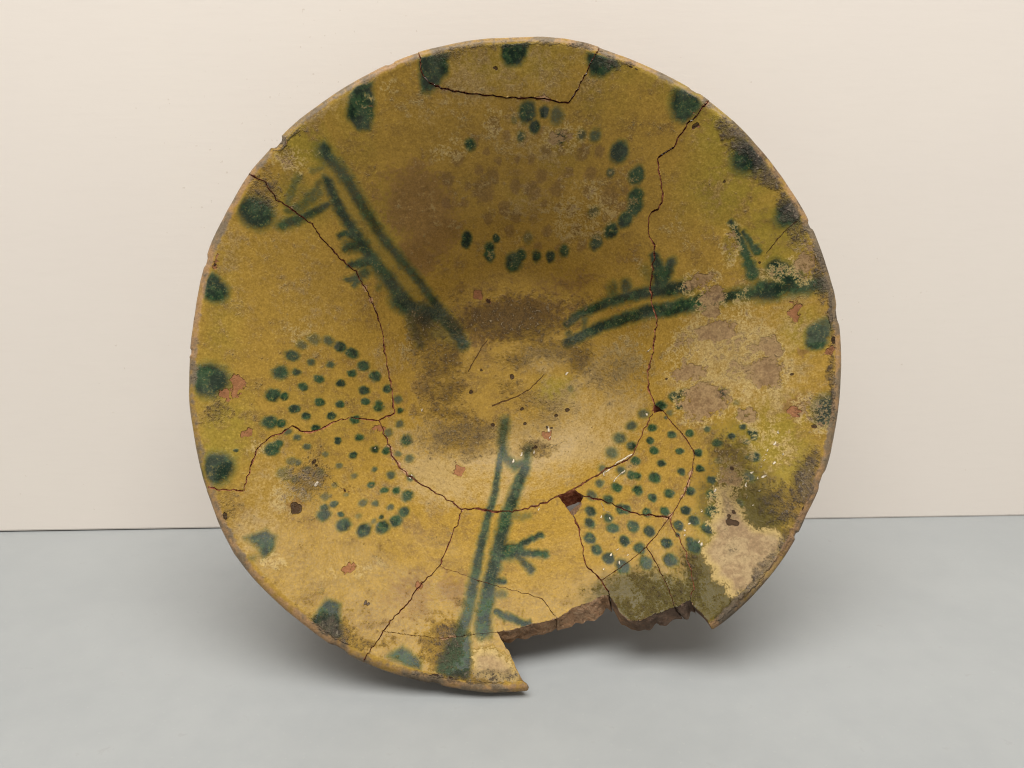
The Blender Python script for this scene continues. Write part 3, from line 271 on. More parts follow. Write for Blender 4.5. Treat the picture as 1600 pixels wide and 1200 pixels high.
WHITE = [[[[0.8026,-0.2585],[0.8021,-0.2538],[0.8019,-0.2513]],0.0027,0.0019,0.76],[[[0.817,-0.2603],[0.819,-0.2574],[0.8201,-0.2559]],0.0027,0.0019,0.57],[[[0.7898,-0.2891],[0.7924,-0.2853],[0.7938,-0.2833]],0.0043,0.003,0.73],[[[0.7688,-0.3105],[0.771,-0.3067],[0.7721,-0.3047]],0.0027,0.0019,0.93],[[[0.808,-0.3237],[0.8092,-0.3199],[0.8098,-0.3179]],0.0024,0.0017,0.63],[[[0.7565,-0.3392],[0.7595,-0.3359],[0.761,-0.3342]],0.0032,0.0022,0.64],[[[0.7824,-0.35],[0.7852,-0.346],[0.7865,-0.3438]],0.0034,0.0024,0.85],[[[0.7466,-0.3581],[0.749,-0.3554],[0.7502,-0.3539]],0.0027,0.0019,0.54],[[[0.7211,-0.3758],[0.7242,-0.3733],[0.7258,-0.372]],0.0029,0.002,0.78],[[[0.7336,-0.3942],[0.7356,-0.3868],[0.7367,-0.3828]],0.0045,0.0031,0.6],[[[0.7463,-0.3888],[0.7513,-0.3861],[0.7538,-0.3846]],0.0037,0.0026,0.87],[[[0.7315,-0.4296],[0.7365,-0.4249],[0.7391,-0.4224]],0.004,0.0028,0.55],[[[0.6986,-0.4512],[0.6997,-0.4465],[0.7002,-0.444]],0.0034,0.0024,0.57],[[[0.7074,-0.474],[0.7096,-0.4706],[0.7106,-0.4688]],0.0027,0.0019,0.62],[[[0.6162,-0.4277],[0.6198,-0.423],[0.6216,-0.4205]],0.0043,0.003,0.59],[[[0.7024,-0.4157],[0.7042,-0.4104],[0.7051,-0.4075]],0.0032,0.0022,0.76],[[[0.553,-0.4993],[0.5536,-0.4949],[0.5539,-0.4925]],0.0024,0.0017,0.58],[[[0.5696,-0.4915],[0.57,-0.4877],[0.5702,-0.4857]],0.0024,0.0017,0.94],[[[0.5285,-0.5282],[0.5316,-0.5263],[0.5332,-0.5252]],0.0029,0.002,0.67],[[[0.5133,-0.547],[0.5153,-0.5453],[0.5164,-0.5444]],0.0027,0.0019,0.89],[[[0.5117,-0.5621],[0.5131,-0.5588],[0.5139,-0.5571]],0.0027,0.0019,0.88],[[[0.5538,-0.5863],[0.5552,-0.5825],[0.556,-0.5805]],0.0037,0.0026,0.75],[[[0.7934,-0.3662],[0.7947,-0.3632],[0.7953,-0.3616]],0.0024,0.0017,0.67],[[[0.7616,-0.3211],[0.7644,-0.3193],[0.7657,-0.3183]],0.0021,0.0015,0.74],[[[0.7007,-0.4257],[0.7014,-0.4225],[0.7018,-0.4207]],0.0024,0.0017,0.56],[[[0.6329,-0.512],[0.6333,-0.5077],[0.6334,-0.5054]],0.0024,0.0017,0.68],[[[0.2911,-0.6246],[0.293,-0.6213],[0.294,-0.6196]],0.0034,0.0024,0.83],[[[0.3121,-0.6499],[0.3139,-0.6439],[0.3148,-0.6407]],0.0034,0.0024,0.68],[[[0.2754,-0.6497],[0.2743,-0.6462],[0.2738,-0.6443]],0.0027,0.0019,0.54],[[[0.2742,-0.5107],[0.2771,-0.5075],[0.2785,-0.5057]],0.0027,0.0019,0.83],[[[0.3001,-0.518],[0.3006,-0.5138],[0.3008,-0.5116]],0.0024,0.0017,0.87],[[[0.3145,-0.6089],[0.3161,-0.6068],[0.3168,-0.6057]],0.0021,0.0015,0.65],[[[0.3409,-0.6217],[0.3428,-0.6194],[0.3438,-0.6181]],0.0024,0.0017,0.78],[[[0.3105,-0.6117],[0.3109,-0.6092],[0.3111,-0.6079]],0.0019,0.0013,0.68],[[[0.5486,-0.5759],[0.5502,-0.5741],[0.551,-0.5731]],0.0027,0.0019,0.73],[[[0.357,-0.5861],[0.359,-0.5841],[0.36,-0.5831]],0.0021,0.0015,0.59],[[[0.3334,-0.5775],[0.334,-0.5758],[0.3343,-0.5749]],0.0019,0.0013,0.63],[[[0.2648,-0.6677],[0.2665,-0.6659],[0.2673,-0.6649]],0.0021,0.0015,0.92],[[[-0.619,-0.3816],[-0.6161,-0.3748],[-0.6147,-0.3712]],0.0047,0.0033,0.9],[[[-0.8099,-0.2439],[-0.8061,-0.2409],[-0.8042,-0.2393]],0.0032,0.0022,0.52],[[[-0.3583,-0.3671],[-0.356,-0.3616],[-0.3548,-0.3587]],0.004,0.0028,0.92],[[[-0.4705,-0.2701],[-0.4694,-0.2684],[-0.4689,-0.2675]],0.0024,0.0017,0.69],[[[0.1217,-0.2152],[0.1212,-0.2039],[0.121,-0.1978]],0.0069,0.0048,0.68],[[[0.1242,-0.2392],[0.1268,-0.2353],[0.1282,-0.2332]],0.0037,0.0026,0.67],[[[0.0728,-0.4937],[0.0744,-0.4894],[0.0751,-0.4871]],0.0027,0.0019,0.73],[[[0.2989,-0.3802],[0.2997,-0.3749],[0.3002,-0.372]],0.0029,0.002,0.75],[[[0.4563,-0.1746],[0.4557,-0.1708],[0.4554,-0.1688]],0.0032,0.0022,0.85],[[[0.0186,-0.3069],[0.0202,-0.3001],[0.0209,-0.2965]],0.0043,0.003,0.89],[[[0.0672,-0.2965],[0.067,-0.2917],[0.0669,-0.2891]],0.0032,0.0022,0.8],[[[0.1897,-0.0064],[0.194,-0.0026],[0.1961,-0.0006]],0.0037,0.0026,0.85],[[[-0.0103,-0.3277],[-0.0098,-0.3223],[-0.0096,-0.3193]],0.0037,0.0026,0.89],[[[-0.2814,-0.1331],[-0.2797,-0.13],[-0.2789,-0.1283]],0.0027,0.0019,0.66],[[[-0.337,-0.136],[-0.3364,-0.1301],[-0.3361,-0.127]],0.0032,0.0022,0.89]]
SCRATCH = [[[[0.2977,-0.3707],[0.3143,-0.3601],[0.3479,-0.3335],[0.3958,-0.3077]],0.0026,0.0037,1],[[[0.3274,-0.3976],[0.3475,-0.3766],[0.3668,-0.3609]],0.0021,0.0032,1],[[[0.1253,-0.2778],[0.1487,-0.263],[0.1806,-0.2516]],0.0021,0.0016,0.8],[[[0.2486,-0.2858],[0.2763,-0.2491]],0.0019,0.0011,0.8],[[[0.0626,-0.4107],[0.0914,-0.3965],[0.1086,-0.3908]],0.0016,0.0016,0.7],[[[0.4231,-0.2871],[0.4437,-0.2504],[0.4679,-0.1954]],0.0016,0.0016,0.6],[[[0.2815,-0.4652],[0.2861,-0.4904],[0.3074,-0.4973]],0.0021,0.0021,0.9],[[[-0.3774,-0.1507],[-0.346,-0.1462]],0.0013,0.0013,0.8],[[[-0.3383,-0.3769],[-0.3279,-0.3853],[-0.3067,-0.3989]],0.0053,0.0037,0.5],[[[-0.0508,-0.406],[-0.0167,-0.3917]],0.0016,0.0016,0.6],[[[0.4716,0.0528],[0.481,0.0623]],0.0026,0.0021,1],[[[0.2396,-0.4295],[0.2637,-0.3972],[0.2813,-0.3785]],0.0021,0.0016,0.7]]
HAIR = [[[[-0.174,0.0116],[-0.1483,0.0544],[-0.1236,0.0948],[-0.0993,0.1258]],0.0023,0.0016,0.9],[[[-0.082,-0.1168],[-0.0355,-0.0997],[0.0167,-0.0827],[0.0475,-0.0635],[0.0796,-0.0359],[0.1093,-0.0052]],0.0028,0.0015,0.95],[[[0.0796,-0.0359],[0.095,-0.0693]],0.0016,0.0011,0.6],[[[0.7933,0.3089],[0.8217,0.3453],[0.8438,0.3694],[0.8677,0.3874]],0.0016,0.0021,0.8],[[[-0.6544,-0.2517],[-0.6298,-0.3005],[-0.5997,-0.3443],[-0.5644,-0.3808],[-0.5272,-0.4077]],0.0017,0.0015,0.6],[[[-0.4007,-0.8006],[-0.3204,-0.8202],[-0.2295,-0.8369],[-0.1742,-0.8322]],0.0015,0.0015,0.5],[[[-0.4221,-0.1522],[-0.357,-0.1439],[-0.2682,-0.1315],[-0.1401,-0.1342],[-0.082,-0.1168]],0.0021,0.0013,0.35]]
PITS = [[-0.0451,0.9002,0.0048,1.0],[-0.0526,0.8999,0.0037,1.0],[0.3725,0.8861,0.0064,1.0],[0.3897,0.8792,0.0048,1.0],[-0.8452,-0.4665,0.0127,1.0],[-0.5365,-0.3998,0.0042,1.0],[-0.6327,-0.315,0.0064,1.0],[-0.625,-0.3245,0.0042,1.0],[-0.6571,-0.4511,0.0138,1.0],[-0.6673,-0.4397,0.0085,1.0],[0.0703,-0.2762,0.0064,1.0],[0.0614,-0.281,0.0042,1.0],[-0.0105,-0.012,0.0085,1.0],[0.1489,-0.1569,0.0074,1.0],[0.1911,-0.1374,0.0074,1.0],[-0.0833,-0.1867,0.0074,1.0],[0.023,-0.1324,0.0064,1.0],[-0.1647,-0.0659,0.0074,1.0],[-0.1246,0.0168,0.0053,1.0],[0.0339,-0.186,0.0064,1.0],[0.2771,-0.2054,0.0026,1.0],[0.1155,-0.2005,0.0053,1.0],[0.1329,-0.2036,0.0053,1.0],[-0.0955,0.2703,0.0074,1.0],[0.9693,0.0196,0.0117,1.0],[0.8544,-0.0766,0.0053,1.0],[0.5242,-0.0513,0.0037,1.0],[0.7788,0.2828,0.0048,1.0],[-0.4492,-0.7257,0.0048,1.0],[-0.4401,-0.7293,0.0042,1.0],[0.8494,-0.4878,0.0048,1.0],[0.8953,-0.24,0.0064,1.0],[0.6402,-0.5177,0.0095,1.0],[0.6563,-0.522,0.0085,1.0],[0.6407,-0.5016,0.0064,1.0],[0.6552,-0.4899,0.0053,1.0],[0.6728,-0.3625,0.0064,1.0],[-0.9125,0.2832,0.0053,1.0],[0.5691,0.7044,0.0074,1.0],[0.5757,0.7075,0.0064,1.0],[0.6694,0.5393,0.0037,1.0],[-0.2512,-0.9398,0.0074,1.0],[-0.2422,-0.9415,0.0064,1.0],[-0.2021,-0.9401,0.0053,1.0],[-0.26,-0.941,0.0042,1.0]]
